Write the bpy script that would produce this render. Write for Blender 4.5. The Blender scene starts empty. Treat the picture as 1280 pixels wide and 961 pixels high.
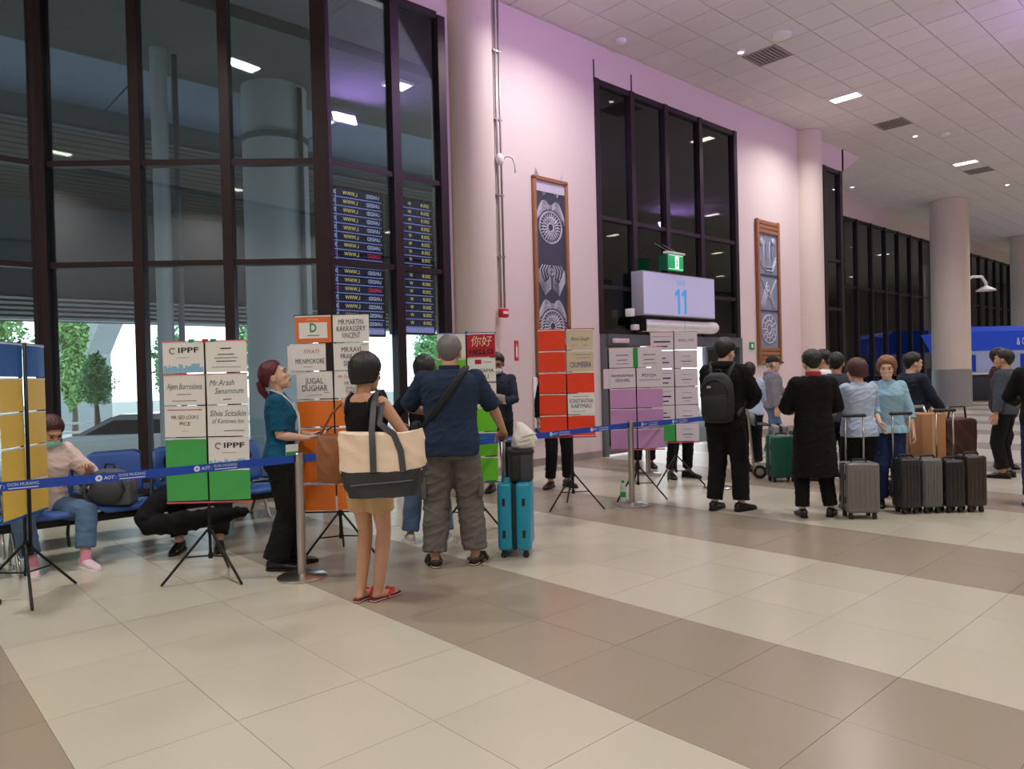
import bpy, bmesh, math, random
from mathutils import Vector, Matrix, noise, Quaternion
random.seed(7)
SC = bpy.context.scene
COL = SC.collection
R_ = math.radians

# ------------------------------------------------------------------ camera, world, exposure
CAM_H = 1.45
FW = Vector((0.672, 0.741, 0)).normalized()      # horizontal look direction
RT = Vector((FW.y, -FW.x, 0))                    # to the right of it
d1 = Vector((1010, -35.5, 916)).normalized()     # building X axis, in camera axes (right, down, forward)
d2 = Vector((-830, 9.5, 916)); d2 = (d2 - d1 * d1.dot(d2)).normalized()
d3 = d1.cross(d2)
if d3.y > 0: d3 = -d3
cam = bpy.data.cameras.new('camera')
cam.sensor_fit = 'HORIZONTAL'; cam.sensor_width = 36.0; cam.lens = 916 / 1280 * 36.0
cam.clip_start = 0.05; cam.clip_end = 400
camo = bpy.data.objects.new('camera', cam); COL.objects.link(camo)
rot = Matrix(((d1.x, -d1.y, -d1.z), (d2.x, -d2.y, -d2.z), (d3.x, -d3.y, -d3.z)))
camo.matrix_world = Matrix.Translation((0, 0, CAM_H)) @ rot.to_4x4()
SC.camera = camo

w = bpy.data.worlds.new('sky'); SC.world = w; w.use_nodes = True
bg = w.node_tree.nodes['Background']
bg.inputs[0].default_value = (0.90, 0.96, 1.0, 1); bg.inputs[1].default_value = 4.2
SC.view_settings.view_transform = 'Standard'; SC.view_settings.look = 'None'
SC.view_settings.gamma = 1.0; SC.view_settings.use_curve_mapping = False
SC.view_settings.exposure = 0.08

CEIL = 7.18
YW = 8.4          # plane of the gate wall
YO = 10.75        # plane of the set-back glass facade

def area_light(name, loc, sx, sy, power, color, rot=(0, 0, 0), spread=None):
    l = bpy.data.lights.new(name, 'AREA'); l.shape = 'RECTANGLE'; l.size = sx; l.size_y = sy
    l.energy = power; l.color = color
    if spread: l.spread = R_(spread)
    o = bpy.data.objects.new(name, l); COL.objects.link(o); o.location = loc; o.rotation_euler = rot
    return o
LIGHT_SPOTS = [(0.2 + 7.8 * i, 6.7 - 4.7 * j) for i in range(-1, 7) for j in range(4)]
for (x, y) in LIGHT_SPOTS:
    area_light('ceiling_lamp', (x, y, CEIL - 0.045), 0.28, 0.56, 92, (1.0, 0.975, 0.93), spread=142)
# added violet area lights, out of view, to tint the upper wall and ceiling
for (x, y) in ((7.6, 3.6), (14.5, 1.2), (22.0, 1.0)):
    area_light('violet_flood', (x, y, 6.75), 0.5, 0.2, 85, (0.58, 0.32, 1.0), (R_(110), 0, 0))

# ------------------------------------------------------------------ materials
MATS = {}
def mat(name, col, rough=0.5, metal=0.0, nscale=0, namt=0.0, bump=0.0, bscale=60, spec=0.5, emis=0, alpha=None, coat=0):
    if name in MATS: return MATS[name]
    m = bpy.data.materials.new(name); m.use_nodes = True
    nt = m.node_tree; b = nt.nodes['Principled BSDF']
    c = (*[((v / 12.92) if v <= 0.04045 else ((v + 0.055) / 1.055) ** 2.4) for v in (x / 255 for x in col)], 1)
    b.inputs['Base Color'].default_value = c
    b.inputs['Roughness'].default_value = rough; b.inputs['Metallic'].default_value = metal
    b.inputs['Specular IOR Level'].default_value = spec
    if coat: b.inputs['Coat Weight'].default_value = coat
    if emis:
        b.inputs['Emission Color'].default_value = c; b.inputs['Emission Strength'].default_value = emis
    tc = None
    if namt or bump:
        tc = nt.nodes.new('ShaderNodeTexCoord')
    if namt:
        n = nt.nodes.new('ShaderNodeTexNoise'); n.inputs['Scale'].default_value = nscale; n.inputs['Detail'].default_value = 4
        nt.links.new(tc.outputs['Object'], n.inputs['Vector'])
        mx = nt.nodes.new('ShaderNodeMixRGB'); mx.blend_type = 'MIX'
        mx.inputs[1].default_value = tuple(min(1, v * (1 - namt)) for v in c[:3]) + (1,)
        mx.inputs[2].default_value = tuple(min(1, v * (1 + namt)) for v in c[:3]) + (1,)
        nt.links.new(n.outputs['Fac'], mx.inputs[0]); nt.links.new(mx.outputs[0], b.inputs['Base Color'])
    if bump:
        n2 = nt.nodes.new('ShaderNodeTexNoise'); n2.inputs['Scale'].default_value = bscale; n2.inputs['Detail'].default_value = 3
        nt.links.new(tc.outputs['Object'], n2.inputs['Vector'])
        bp = nt.nodes.new('ShaderNodeBump'); bp.inputs['Strength'].default_value = bump; bp.inputs['Distance'].default_value = 0.02
        nt.links.new(n2.outputs['Fac'], bp.inputs['Height']); nt.links.new(bp.outputs[0], b.inputs['Normal'])
    MATS[name] = m
    return m

def glass_mat(name, tint, refl):
    m = bpy.data.materials.new(name); m.use_nodes = True; nt = m.node_tree
    nt.nodes.remove(nt.nodes['Principled BSDF']); out = nt.nodes['Material Output']
    t = nt.nodes.new('ShaderNodeBsdfTransparent'); t.inputs[0].default_value = (*tint, 1)
    g = nt.nodes.new('ShaderNodeBsdfGlossy'); g.inputs['Roughness'].default_value = 0.02
    g.inputs[0].default_value = (0.9, 0.95, 1, 1)
    f = nt.nodes.new('ShaderNodeFresnel'); f.inputs[0].default_value = 1.5
    a = nt.nodes.new('ShaderNodeMath'); a.operation = 'MULTIPLY_ADD'; a.inputs[1].default_value = refl; a.inputs[2].default_value = 0.02
    mx = nt.nodes.new('ShaderNodeMixShader')
    nt.links.new(f.outputs[0], a.inputs[0]); nt.links.new(a.outputs[0], mx.inputs[0])
    nt.links.new(t.outputs[0], mx.inputs[1]); nt.links.new(g.outputs[0], mx.inputs[2]); nt.links.new(mx.outputs[0], out.inputs[0])
    MATS[name] = m
    return m
GLASS = glass_mat('tinted_glass', (0.72, 0.80, 0.82), 1.0)
CLEAR = glass_mat('clear_plastic_film', (0.96, 0.97, 0.97), 1.3)

def tile_mat(name, col, rough):
    m = mat(name, col, rough, 0, 1.2, 0.035, 0.0)
    nt = m.node_tree; b = nt.nodes['Principled BSDF']
    oi = nt.nodes.new('ShaderNodeObjectInfo'); hs = nt.nodes.new('ShaderNodeHueSaturation')
    mm = nt.nodes.new('ShaderNodeMath'); mm.operation = 'MULTIPLY_ADD'; mm.inputs[1].default_value = 0.05; mm.inputs[2].default_value = 0.975
    src = b.inputs['Base Color'].links[0].from_socket
    nt.links.new(oi.outputs['Random'], mm.inputs[0]); nt.links.new(mm.outputs[0], hs.inputs['Value'])
    nt.links.new(src, hs.inputs['Color']); nt.links.new(hs.outputs[0], b.inputs['Base Color'])
    return m
M_LT = tile_mat('floor_tile_cream', (193, 186, 168), 0.25)
M_DK = tile_mat('floor_tile_taupe', (156, 143, 126), 0.25)
M_CT = tile_mat('ceiling_tile_white', (222, 216, 218), 0.9)
M_WALL = mat('wall_paint_cream', (218, 202, 198), 0.75, 0, 1.5, 0.02, 0.02, 90)
M_COLM = mat('column_paint_beige', (214, 200, 188), 0.7, 0, 2, 0.02)
M_FRAME = mat('dark_aluminium_frame', (54, 44, 46), 0.42, 0.6)
M_GREYF = mat('grey_aluminium_frame', (104, 110, 116), 0.45, 0.5)
M_STEEL = mat('brushed_steel', (190, 186, 180), 0.28, 1.0, 40, 0.05)
M_BLACK = mat('black_metal', (22, 22, 24), 0.4, 0.3)
M_BLKPL = mat('black_plastic', (26, 26, 28), 0.5)
M_WHITE = mat('white_plastic', (232, 230, 228), 0.5)

# ------------------------------------------------------------------ mesh helpers
def tag(o, label=None, cat=None, group=None, kind=None):
    if label: o['label'] = label
    if cat: o['category'] = cat
    if group: o['group'] = group
    if kind: o['kind'] = kind
    return o
def empty(name, loc=(0, 0, 0), rz=0.0, label=None, cat=None, group=None, kind=None, parent=None):
    o = bpy.data.objects.new(name, None); COL.objects.link(o); o.location = loc; o.rotation_euler = (0, 0, rz)
    o.empty_display_size = 0.1
    if parent: o.parent = parent
    return tag(o, label, cat, group, kind)
def mesh_obj(name, me, m, parent=None, loc=None, rot=None):
    o = bpy.data.objects.new(name, me); COL.objects.link(o)
    if m is not None and not me.materials: me.materials.append(m)
    if parent: o.parent = parent
    if loc is not None: o.location = loc
    if rot is not None: o.rotation_euler = rot
    return o
def bm_obj(name, bm, m, parent=None, smooth=False, loc=None, rot=None, auto=None):
    me = bpy.data.meshes.new(name)
    bmesh.ops.recalc_face_normals(bm, faces=bm.faces)
    bm.to_mesh(me); bm.free()
    if smooth:
        me.shade_smooth()
        if auto: me.set_sharp_from_angle(angle=R_(auto))
    return mesh_obj(name, me, m, parent, loc, rot)
def box(bm, x0, x1, y0, y1, z0, z1, bev=0.0, mi=0):
    vs = [bm.verts.new((x, y, z)) for x in (x0, x1) for y in (y0, y1) for z in (z0, z1)]
    idx = [(0, 1, 3, 2), (4, 6, 7, 5), (0, 4, 5, 1), (2, 3, 7, 6), (0, 2, 6, 4), (1, 5, 7, 3)]
    fs = [bm.faces.new([vs[i] for i in f]) for f in idx]
    for f in fs: f.material_index = mi
    if bev:
        es = list({e for f in fs for e in f.edges})
        bmesh.ops.bevel(bm, geom=es, offset=bev, segments=2, affect='EDGES', profile=0.5)
    return vs
def boxo(name, x0, x1, y0, y1, z0, z1, m, parent=None, bev=0.0, loc=None, rot=None):
    bm = bmesh.new(); box(bm, x0, x1, y0, y1, z0, z1, bev)
    return bm_obj(name, bm, m, parent, bev > 0, loc, rot, 40)
def frame_of(d):
    d = d.normalized(); a = Vector((0, 0, 1)) if abs(d.z) < 0.9 else Vector((0, 1, 0))
    x = d.cross(a).normalized(); return x, d.cross(x).normalized()
def loft(bm, rings, cap=True):
    """rings: list of lists of Vector, same length"""
    vr = [[bm.verts.new(p) for p in r] for r in rings]; n = len(vr[0])
    for a, b in zip(vr, vr[1:]):
        for i in range(n):
            bm.faces.new((a[i], a[(i + 1) % n], b[(i + 1) % n], b[i]))
    if cap:
        bm.faces.new(vr[0][::-1]); bm.faces.new(vr[-1])
    return vr
def tube(bm, pts, rad, n=10, rnd=True, flat=None):
    """swept tube; rad is a number or a list; flat = (axis vector, factor) squashes the section along an axis"""
    pts = [Vector(p) for p in pts]
    if not hasattr(rad, '__len__'): rad = [rad] * len(pts)
    P = list(pts); Rr = list(rad)
    dirs = []
    for i in range(len(P)):
        a = P[max(0, i - 1)]; b = P[min(len(P) - 1, i + 1)]
        d = b - a
        dirs.append(d.normalized() if d.length > 1e-9 else Vector((0, 0, 1)))
    if rnd:
        d0, r0, p0 = dirs[0], Rr[0], P[0]; d1_, r1, p1 = dirs[-1], Rr[-1], P[-1]
        pre = [(p0 - d0 * r0 * .95, r0 * .3), (p0 - d0 * r0 * .7, r0 * .72)]
        post = [(p1 + d1_ * r1 * .7, r1 * .72), (p1 + d1_ * r1 * .95, r1 * .3)]
        P = [q[0] for q in pre] + P + [q[0] for q in post]; Rr = [q[1] for q in pre] + Rr + [q[1] for q in post]
        dirs = [d0, d0] + dirs + [d1_, d1_]
    x, y = frame_of(dirs[0]); rings = []
    prev = dirs[0]
    for p, r, d in zip(P, Rr, dirs):
        q = prev.rotation_difference(d); x = q @ x; y = q @ y; prev = d
        ring = []
        for k in range(n):
            t = 2 * math.pi * k / n
            v = x * math.cos(t) * r + y * math.sin(t) * r
            if flat: v = v - flat[0] * (v.dot(flat[0]) * (1 - flat[1]))
            ring.append(p + v)
        rings.append(ring)
    loft(bm, rings)
def ellipsoid(bm, c, r, seg=14, rg=9, M=None):
    c = Vector(c); rings = []
    for j in range(1, rg):
        th = math.pi * j / rg
        rings.append([Vector((r[0] * math.sin(th) * math.cos(2 * math.pi * k / seg), r[1] * math.sin(th) * math.sin(2 * math.pi * k / seg), r[2] * math.cos(th))) for k in range(seg)])
    if M: rings = [[M @ p for p in q] for q in rings]
    rings = [[p + c for p in q] for q in rings]
    loft(bm, rings)
def cyl(bm, c, r, z0, z1, n=24, r2=None):
    r2 = r if r2 is None else r2
    loft(bm, [[Vector((c[0] + rr * math.cos(2 * math.pi * k / n), c[1] + rr * math.sin(2 * math.pi * k / n), z)) for k in range(n)] for rr, z in ((r, z0), (r2, z1))])
def lathe(bm, prof, n=24, c=(0, 0)):
    loft(bm, [[Vector((c[0] + r * math.cos(2 * math.pi * k / n), c[1] + r * math.sin(2 * math.pi * k / n), z)) for k in range(n)] for r, z in prof])
def copy_tree(o, parent=None):
    c = o.copy(); COL.objects.link(c)
    if parent: c.parent = parent
    for ch in o.children: copy_tree(ch, c)
    return c
TXT = {}
def text_mesh(s, size=1.0, align='CENTER', shear=0.0, bold=0.0, ext=0.0):
    k = (s, size, align, shear, bold, ext)
    if k in TXT: return TXT[k]
    cu = bpy.data.curves.new('lettering', 'FONT'); cu.body = s; cu.size = size; cu.align_x = align; cu.align_y = 'CENTER'
    cu.resolution_u = 2; cu.shear = shear; cu.offset = bold; cu.extrude = ext; cu.space_line = 0.9
    o = bpy.data.objects.new('t', cu); TMP.collection.objects.link(o)
    TMP.view_layers[0].update(); dg = TMP.view_layers[0].depsgraph
    me = bpy.data.meshes.new_from_object(o.evaluated_get(dg)); me.name = 'lettering'; me.materials.clear()
    bpy.data.objects.remove(o); bpy.data.curves.remove(cu)
    TXT[k] = me
    return me
TMP = bpy.data.scenes.new('scratch')
def lettering(s, size, m, parent, loc, width=None, rot=(R_(90), 0, 0), shear=0.0, bold=0.0, align='CENTER', name='lettering'):
    """flat lettering in the parent's XZ plane facing -Y, stretched to a width"""
    me = text_mesh(s, size, align, shear, bold).copy()
    o = mesh_obj(name, me, m, parent, loc, rot)
    if width and len(me.vertices):
        xs = [v.co.x for v in me.vertices]; wd = max(xs) - min(xs)
        if wd > 0: o.scale.x = width / wd
    return o

# ------------------------------------------------------------------ the hall: floor
def project(p):
    c = rot.transposed() @ (Vector(p) - Vector((0, 0, CAM_H)))
    if c.z > -0.1: return None
    return (640 + 916 * c.x / -c.z, 480.5 - 916 * c.y / -c.z, -c.z)
floor = boxo('floor', -9, 62, -13, 8.5, -0.2, -0.0025, mat('floor_grout', (112, 103, 92), 0.8))
tag(floor, 'cream and taupe striped tile floor of the arrivals hall', None, kind='structure')
bmx = bmesh.new()
vs = [(-9, 8.5), (4.35, 8.5), (1.85, YO - .02), (-9, YO - .02)]
loft(bmx, [[Vector((x, y, z)) for x, y in vs] for z in (-0.2, -0.0025)])
vs = [(19.5, 8.5), (62, 8.5), (62, YO - .02), (22.2, YO - .02)]
loft(bmx, [[Vector((x, y, z)) for x, y in vs] for z in (-0.2, -0.0025)])
bm_obj('floor_extension', bmx, MATS['floor_grout'], floor)
def stripe(i):       # tile columns of 0.6 m along X: two dark, three light
    return M_DK if (i % 5) in (4, 0) else M_LT
tm = {}
for m in (M_LT, M_DK):
    bm = bmesh.new(); box(bm, -0.2988, 0.2988, -0.2988, 0.2988, -0.012, 0)
    me = bpy.data.meshes.new('tile'); bmesh.ops.recalc_face_normals(bm, faces=bm.faces); bm.to_mesh(me); bm.free(); me.materials.append(m); tm[m] = me
cand = []
for i in range(-14, 102):
    for j in range(-20, 19):
        x = 0.6 * i + 0.3; y = 0.13 + 0.6 * j + 0.3
        ymax = YW - 0.02
        if x < 4.4: ymax = min(YO, YW + max(0, (4.4 - x)) * 0.85 - 0.05)
        elif x > 20: ymax = min(YO, YW + (x - 20) * 0.85)
        if y > ymax: continue
        p = project((x, y, 0))
        vis = p is not None and -80 < p[0] < 1360 and p[1] < 1040
        d = math.hypot(x, y)
        cand.append((0 if vis else 1, d, i, x, y))
cand.sort()
near = cand[:300]; rest = cand[300:]
for _, d, i, x, y in near:
    o = mesh_obj('tile', tm[stripe(i)], None, floor, (x, y, random.uniform(-0.0004, 0.0004)))
for m, nm in ((M_LT, 'tile_field'), (M_DK, 'tile_field')):
    bm = bmesh.new()
    for _, d, i, x, y in rest:
        if stripe(i) is m: box(bm, x - .2988, x + .2988, y - .2988, y + .2988, -0.012, 0)
    tag(bm_obj(nm, bm, m, floor), None, kind='stuff')

# ceiling
ceil = empty('ceiling', (0, 0, CEIL), kind='structure', label='white tiled ceiling of the arrivals hall')
boxo('ceiling_slab', -9, 62, -13, YO + .3, 0.02, 0.3, mat('ceiling_void', (84, 80, 82), 0.9), ceil)
TS = 0.65
bm = bmesh.new(); box(bm, -TS / 2 + .006, TS / 2 - .006, -TS / 2 + .006, TS / 2 - .006, 0, 0.022)
ctm = bpy.data.meshes.new('ceiling_tile'); bm.to_mesh(ctm); bm.free(); ctm.materials.append(M_CT)
fixt = set()
VENTS = [(12.58, 6.73), (18.54, 6.75), (24.91, 6.64)]
def cell(x, y): return (math.floor((x - 7.72) / TS), math.floor((y - 8.36) / TS))
taken = {cell(x, y) for x, y in VENTS}
cand = []
for i in range(-25, 84):
    for j in range(-32, 4):
        x = 7.72 + TS * (i + .5); y = 8.36 + TS * (j + .5)
        ymax = YW
        if x < 4.4: ymax = min(YO, YW + (4.4 - x) * 0.85)
        elif x > 20.6: ymax = min(YO, YW + (x - 20.6) * 0.9)
        if y - .3 > ymax or (i, j) in taken: continue
        p = project((x, y, CEIL)); vis = p is not None and 560 < p[0] < 1330 and -50 < p[1] < 480
        cand.append((0 if vis else 1, math.hypot(x, y), x, y))
cand.sort()
for _, d, x, y in cand[:300]:
    mesh_obj('ceiling_tile', ctm, None, ceil, (x, y, random.uniform(-0.0015, 0.0015)))
bm = bmesh.new()
for _, d, x, y in cand[300:]:
    h = TS / 2 - .006; box(bm, x - h, x + h, y - h, y + h, 0, 0.022)
tag(bm_obj('ceiling_tile_field', bm, M_CT, ceil), None, kind='stuff')
# recessed luminaires, vents, detectors, downlights
M_LAMP = mat('lamp_diffuser', (255, 246, 226), 0.5, emis=9)
def luminaire(x, y, label):
    e = empty('ceiling_light', (x, y, CEIL), label=label, cat='ceiling light', group='recessed ceiling lights')
    bm = bmesh.new()
    for a in (( -.17, -.14, -.31, .31), (.14, .17, -.31, .31), (-.14, .14, -.31, -.28), (-.14, .14, .28, .31)): box(bm, a[0], a[1], a[2], a[3], -0.03, 0.02)
    bm_obj('housing', bm, M_WHITE, e)
    boxo('diffuser', -.14, .14, -.28, .28, -0.02, 0.0, M_LAMP, e)
for (x, y) in LIGHT_SPOTS:
    luminaire(x, y, {(16, 7): 'lit rectangular ceiling panel between the gate vent and the second column vent', (24, 7): 'lit rectangular ceiling panel next to the vent near the free-standing column'}.get((round(x), round(y)), 'lit rectangular light panel recessed in the white tiled ceiling'))
M_VENT = mat('vent_grey', (150, 138, 140), 0.6)
for k, (x, y) in enumerate(VENTS):
    e = empty('ceiling_vent', (7.72 + TS * (cell(x, y)[0] + .5), 8.36 + TS * (cell(x, y)[1] + .5), CEIL), label=('square grey slatted vent in the ceiling above the gate door glazing', 'square grey slatted vent in the ceiling near the second round column', 'square grey slatted vent in the ceiling near the free-standing column')[k], cat='vent', group='ceiling vents')
    bm = bmesh.new()
    for s in (-1, 1):
        box(bm, s * .31 - .02, s * .31 + .02, -.33, .33, -.012, .02); box(bm, -.29, .29, s * .31 - .02, s * .31 + .02, -.012, .02)
    bm_obj('vent_frame', bm, M_VENT, e)
    for q in range(9): boxo('slat', -.29, .29, -.28 + q * .07 - .022, -.28 + q * .07 + .022, -.006, .004, M_VENT, e, rot=(0, 0, 0))
for k, (x, y, r) in enumerate([(12.0, 6.15, .17), (10.01, 8.04, .1), (20.3, 6.2, .12)]):
    bm = bmesh.new(); lathe(bm, [(r * .6, -.06), (r * .9, -.045), (r, -.01), (r, .01)], 20)
    o = bm_obj('smoke_detector', bm, M_WHITE, None, True, (x, y, CEIL), None, 40)
    tag(o, ('large round white smoke detector beside the ceiling vent over the gate', 'small round white smoke detector close to the wall over the door glazing', 'round white smoke detector past the ceiling vent by the second column')[k], 'smoke detector', 'ceiling smoke detectors')
M_SPOT = mat('downlight_glow', (255, 250, 240), 0.5, emis=6)
for k, (x, y) in enumerate([(12.04, 6.95), (19.8, 6.71), (23.7, 9.9), (27.57, 6.66), (35.4, 6.7), (31.0, 9.9)]):
    e = empty('downlight', (x, y, CEIL), label='small round downlight glowing white in the tiled ceiling', cat='downlight', group='ceiling downlights')
    bm = bmesh.new(); lathe(bm, [(.05, -.03), (.09, -.025), (.09, .01)], 16); bm_obj('rim', bm, M_WHITE, e, True, auto=40)
    bm = bmesh.new(); lathe(bm, [(.03, -.04), (.05, -.032), (.05, -.01)], 16); bm_obj('bulb', bm, M_SPOT, e, True, auto=40)

# walls
bm = bmesh.new()
ZH = 6.58
for (x0, x1) in ((6.42, 9.70), (14.28, 18.33)): box(bm, x0, x1, YW, YW + .3, 0, CEIL + .1)
for (x0, x1) in ((4.3, 6.42), (9.70, 14.28), (18.33, 19.6)): box(bm, x0, x1, YW + (0.0), YW + .3, ZH, CEIL + .1)
tag(bm_obj('wall_gate', bm, M_WALL), 'cream painted wall around the gate doors', kind='structure')
bm = bmesh.new()
loft(bm, [[Vector(q) for q in ((19.5, y, ZH), (20.65, y, CEIL), (20.65, y, CEIL + .1), (19.5, y, CEIL + .1))] for y in (YW, YW + .3)])
box(bm, 22.2, 62, YO, YO + .3, ZH, CEIL + .1)
P = [(4.53, YW), (4.53, YW + .3), (1.95, YO + .3), (1.85, YO)]
loft(bm, [[Vector((x, y, z)) for x, y in P] for z in (ZH, CEIL + .1)])
box(bm, -9, 1.9, YO, YO + .3, ZH, CEIL + .1)
tag(bm_obj('wall_bulkhead', bm, M_WALL), 'cream bulkhead above the tall windows', kind='structure')
tag(boxo('wall_back', -9, 62, -13.3, -13, 0, CEIL + .1, M_WALL), kind='structure')
tag(boxo('wall_left', -9.3, -9, -13, YO + .3, 0, CEIL + .1, M_WALL), kind='structure')
tag(boxo('wall_right', 62, 62.3, -13, YO + .3, 0, CEIL + .1, M_WALL), kind='structure')
bm = bmesh.new()
for (x0, x1) in ((6.42, 9.68), (14.3, 18.33)):
    box(bm, x0, x1, YW - .025, YW, 0, .12)
tag(bm_obj('baseboard_front', bm, mat('baseboard_grey', (150, 138, 134), 0.4)), kind='structure')

def column(name, x, y, r, label, clad=None, n=40):
    e = empty(name, (x, y, 0), label=label, cat='column')
    bm = bmesh.new(); cyl(bm, (0, 0), r, 0, CEIL - .01, n); bm_obj('shaft', bm, M_COLM, e, True, auto=40)
    bm = bmesh.new(); lathe(bm, [(r + .012, 0), (r + .012, clad or .12), (r + .001, (clad or .12) + .01)], n)
    bm_obj('cladding' if clad else 'skirting', bm, mat('column_cladding_grey', (140, 138, 140), 0.35) if clad else MATS['baseboard_grey'], e, True, auto=40)
    return e
column('round_column', 6.92, YW + .02, .39, 'round cream column with conduit pipes beside the tall glass corner')
column('round_column', 17.45, YW + .02, .40, 'round cream column beside the second carved panel')
column('round_column', 28.62, 8.66, .60, 'free-standing thick round column with grey clad base', 1.3)
column('round_column', 39.6, 8.9, .60, 'far round column beyond the free-standing one', 1.3)

# windows: each pane, mullion and transom its own piece
def window(name, p0, p1, z0, z1, cols, rows, label, mw=.09, md=.16, fin=None, fm=M_FRAME, skip=()):
    p0 = Vector((*p0, 0)); p1 = Vector((*p1, 0)); d = p1 - p0; L = d.length
    e = empty(name, p0, math.atan2(d.y, d.x), label, None, kind='structure')
    for t in cols:
        wd = md if fin is None else fin
        boxo('mullion', t - mw / 2, t + mw / 2, -wd / 2, wd / 2, z0, z1, fm, e)
    for q, z in enumerate(rows):
        h = .07 if 0 < q < len(rows) - 1 else .1
        for a, b in zip(cols, cols[1:]):
            boxo('transom', a + mw / 2, b - mw / 2, -md / 2 + .02, md / 2 - .02, z - h / 2, z + h / 2, fm, e)
    for ci, (a, b) in enumerate(zip(cols, cols[1:])):
        for ri, (u, v) in enumerate(zip(rows, rows[1:])):
            if (ci, ri) in skip: continue
            boxo('pane', a + mw / 2 - .01, b - mw / 2 + .01, -.008, .008, u + .03, v - .03, GLASS, e)
    return e
A0 = (1.85, 10.62); B0 = (4.50, 8.42)
LB = math.hypot(B0[0] - A0[0], B0[1] - A0[1])
rows = [0.06, 2.95, 4.2, ZH]
window('window_1', (-8.9, A0[1]), A0, 0, ZH, [0.05 + 1.075 * k for k in range(10)] + [10.7], rows, 'tall dark-framed glazing behind the yellow board', .12)
window('window_2', A0, B0, 0, ZH, [0.03, 1.17, 2.27, LB - .03], rows, 'tall angled glazing behind the blue seats', .12)
window('window_3', B0, (6.42, 8.42), 0, ZH, [0.03, 1.08, 1.87], rows, 'tall glazing with the flight screens behind it', .13)
boxo('corner_post', LB - .09, LB + .09, -.10, .10, 0, ZH, M_FRAME, bpy.data.objects['window_2'])
boxo('corner_post', -.09, .09, -.10, .10, 0, ZH, M_FRAME, bpy.data.objects['window_2'])
boxo('floor_rail', 0, LB, .02, .12, 0, .16, M_GREYF, bpy.data.objects['window_2'])
window('window_4', (9.70, 8.46), (14.28, 8.46), 2.14, ZH, [.05, 1.03, 2.06, 3.22, 4.53], [2.19, 2.97, 4.18, ZH - .05], 'tall glazing over the gate doors', .12)
window('window_5', (18.33, 8.44), (19.42, 8.44), 0, ZH, [.08, 1.02], [0.06, 2.97, 4.22, ZH - .05], 'narrow dark glazed bay past the second column', .14)
window('window_6', (19.42, 8.44), (22.2, YO + .02), 0, ZH, [.08, 1.2, 2.35, 3.5], [0.06, 4.22, ZH - .05], 'angled glazing leading to the far facade', .14)
window('window_7', (22.2, YO + .05), (61.9, YO + .05), 0, ZH, [.1 + 1.24 * k for k in range(33)], [0.06, 4.22, ZH - .05], 'long far glass facade with deep dark fins', .11, .12, .16)
# gate doors
dr = empty('door_1', (9.70, 8.46, 0), 0, 'sliding glass gate doors under the gate sign', None, kind='structure')
bm = bmesh.new(); box(bm, 0, .12, -.12, .12, 0, 2.14); box(bm, 4.46, 4.58, -.12, .12, 0, 2.14); box(bm, .12, 4.46, -.16, .10, 1.94, 2.14); bm_obj('door_frame', bm, M_GREYF, dr)
for k in range(4):
    if k in (1, 2): continue
    a = .12 + k * 1.085; y = 0.02
    bm = bmesh.new()
    box(bm, a, a + .06, y - .02, y + .02, .02, 1.94); box(bm, a + 1.025, a + 1.085, y - .02, y + .02, .02, 1.94)
    box(bm, a + .06, a + 1.025, y - .02, y + .02, .02, .14); box(bm, a + .06, a + 1.025, y - .02, y + .02, 1.88, 1.94)
    lf = bm_obj('door_leaf', bm, M_GREYF, dr)
    boxo('pane', a + .05, a + 1.035, y - .006, y + .006, .13, 1.89, GLASS, lf)

# conduits on the first column
M_PIPE = mat('conduit_grey', (168, 160, 158), 0.4, 0.5)
pe = empty('conduit_pipes', (7.15, 8.045, 0), label='pair of grey conduit pipes running down the round column', cat='pipe')
for dx in (-.035, .035):
    bm = bmesh.new(); tube(bm, [(dx, .0, CEIL - .02), (dx, 0, 2.45)], .017, 8, False); bm_obj('pipe', bm, M_PIPE, pe, True)
for z in (6.2, 5.2, 4.1, 3.2):
    boxo('clamp', -.07, .07, -.012, .045, z - .012, z + .012, M_PIPE, pe)
bm = bmesh.new(); tube(bm, [(.05, 0, 4.62), (.1, -.05, 4.68), (.19, -.08, 4.66), (.24, -.08, 4.56), (.24, -.08, 4.46)], .016, 8); bm_obj('swan_neck', bm, M_WHITE, pe, True)
bm = bmesh.new(); ellipsoid(bm, (0, -.01, 4.62), (.07, .05, .09)); bm_obj('junction_box', bm, M_WHITE, pe, True)
M_RED = mat('alarm_red', (200, 24, 34), 0.4)
fa = empty('fire_alarm', (7.09, 7.985, 2.36), label='small red fire alarm box at the end of the conduit pipes', cat='alarm')
boxo('alarm_body', -.07, .07, -.06, .03, -.06, .07, M_RED, fa, .015)
boxo('alarm_plate', -.04, .05, -.066, -.058, -.01, .03, M_WHITE, fa)
fs = empty('extinguisher_sign', (7.33, 7.975, 1.82), 0.5, label='small red fire extinguisher sign on the column', cat='sign')
boxo('sign_plate', -.09, .09, -.008, 0, -.15, .15, MATS['alarm_red'], fs)
bm = bmesh.new(); lathe(bm, [(.02, -.10), (.042, -.09), (.042, .04), (.015, .07), (.012, .1)], 14)
for v in bm.verts: v.co.y = v.co.y * .06 - .01
bm_obj('extinguisher_symbol', bm, M_WHITE, fs)
# swan-neck lamp on far column
e = empty('wall_lamp', (29.25, 8.15, 4.4), label='white swan-neck lamp on the free-standing column', cat='lamp')
bm = bmesh.new(); tube(bm, [(-.25, .1, 0), (0, 0, .12), (.3, -.2, .12), (.42, -.3, -.1), (.42, -.3, -.25)], .05, 8); bm_obj('arm', bm, M_WHITE, e, True)
bm = bmesh.new(); lathe(bm, [(.06, -.2), (.3, -.34), (.32, -.38)], 18, (.42, -.3)); bm_obj('shade', bm, M_WHITE, e, True)

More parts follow.
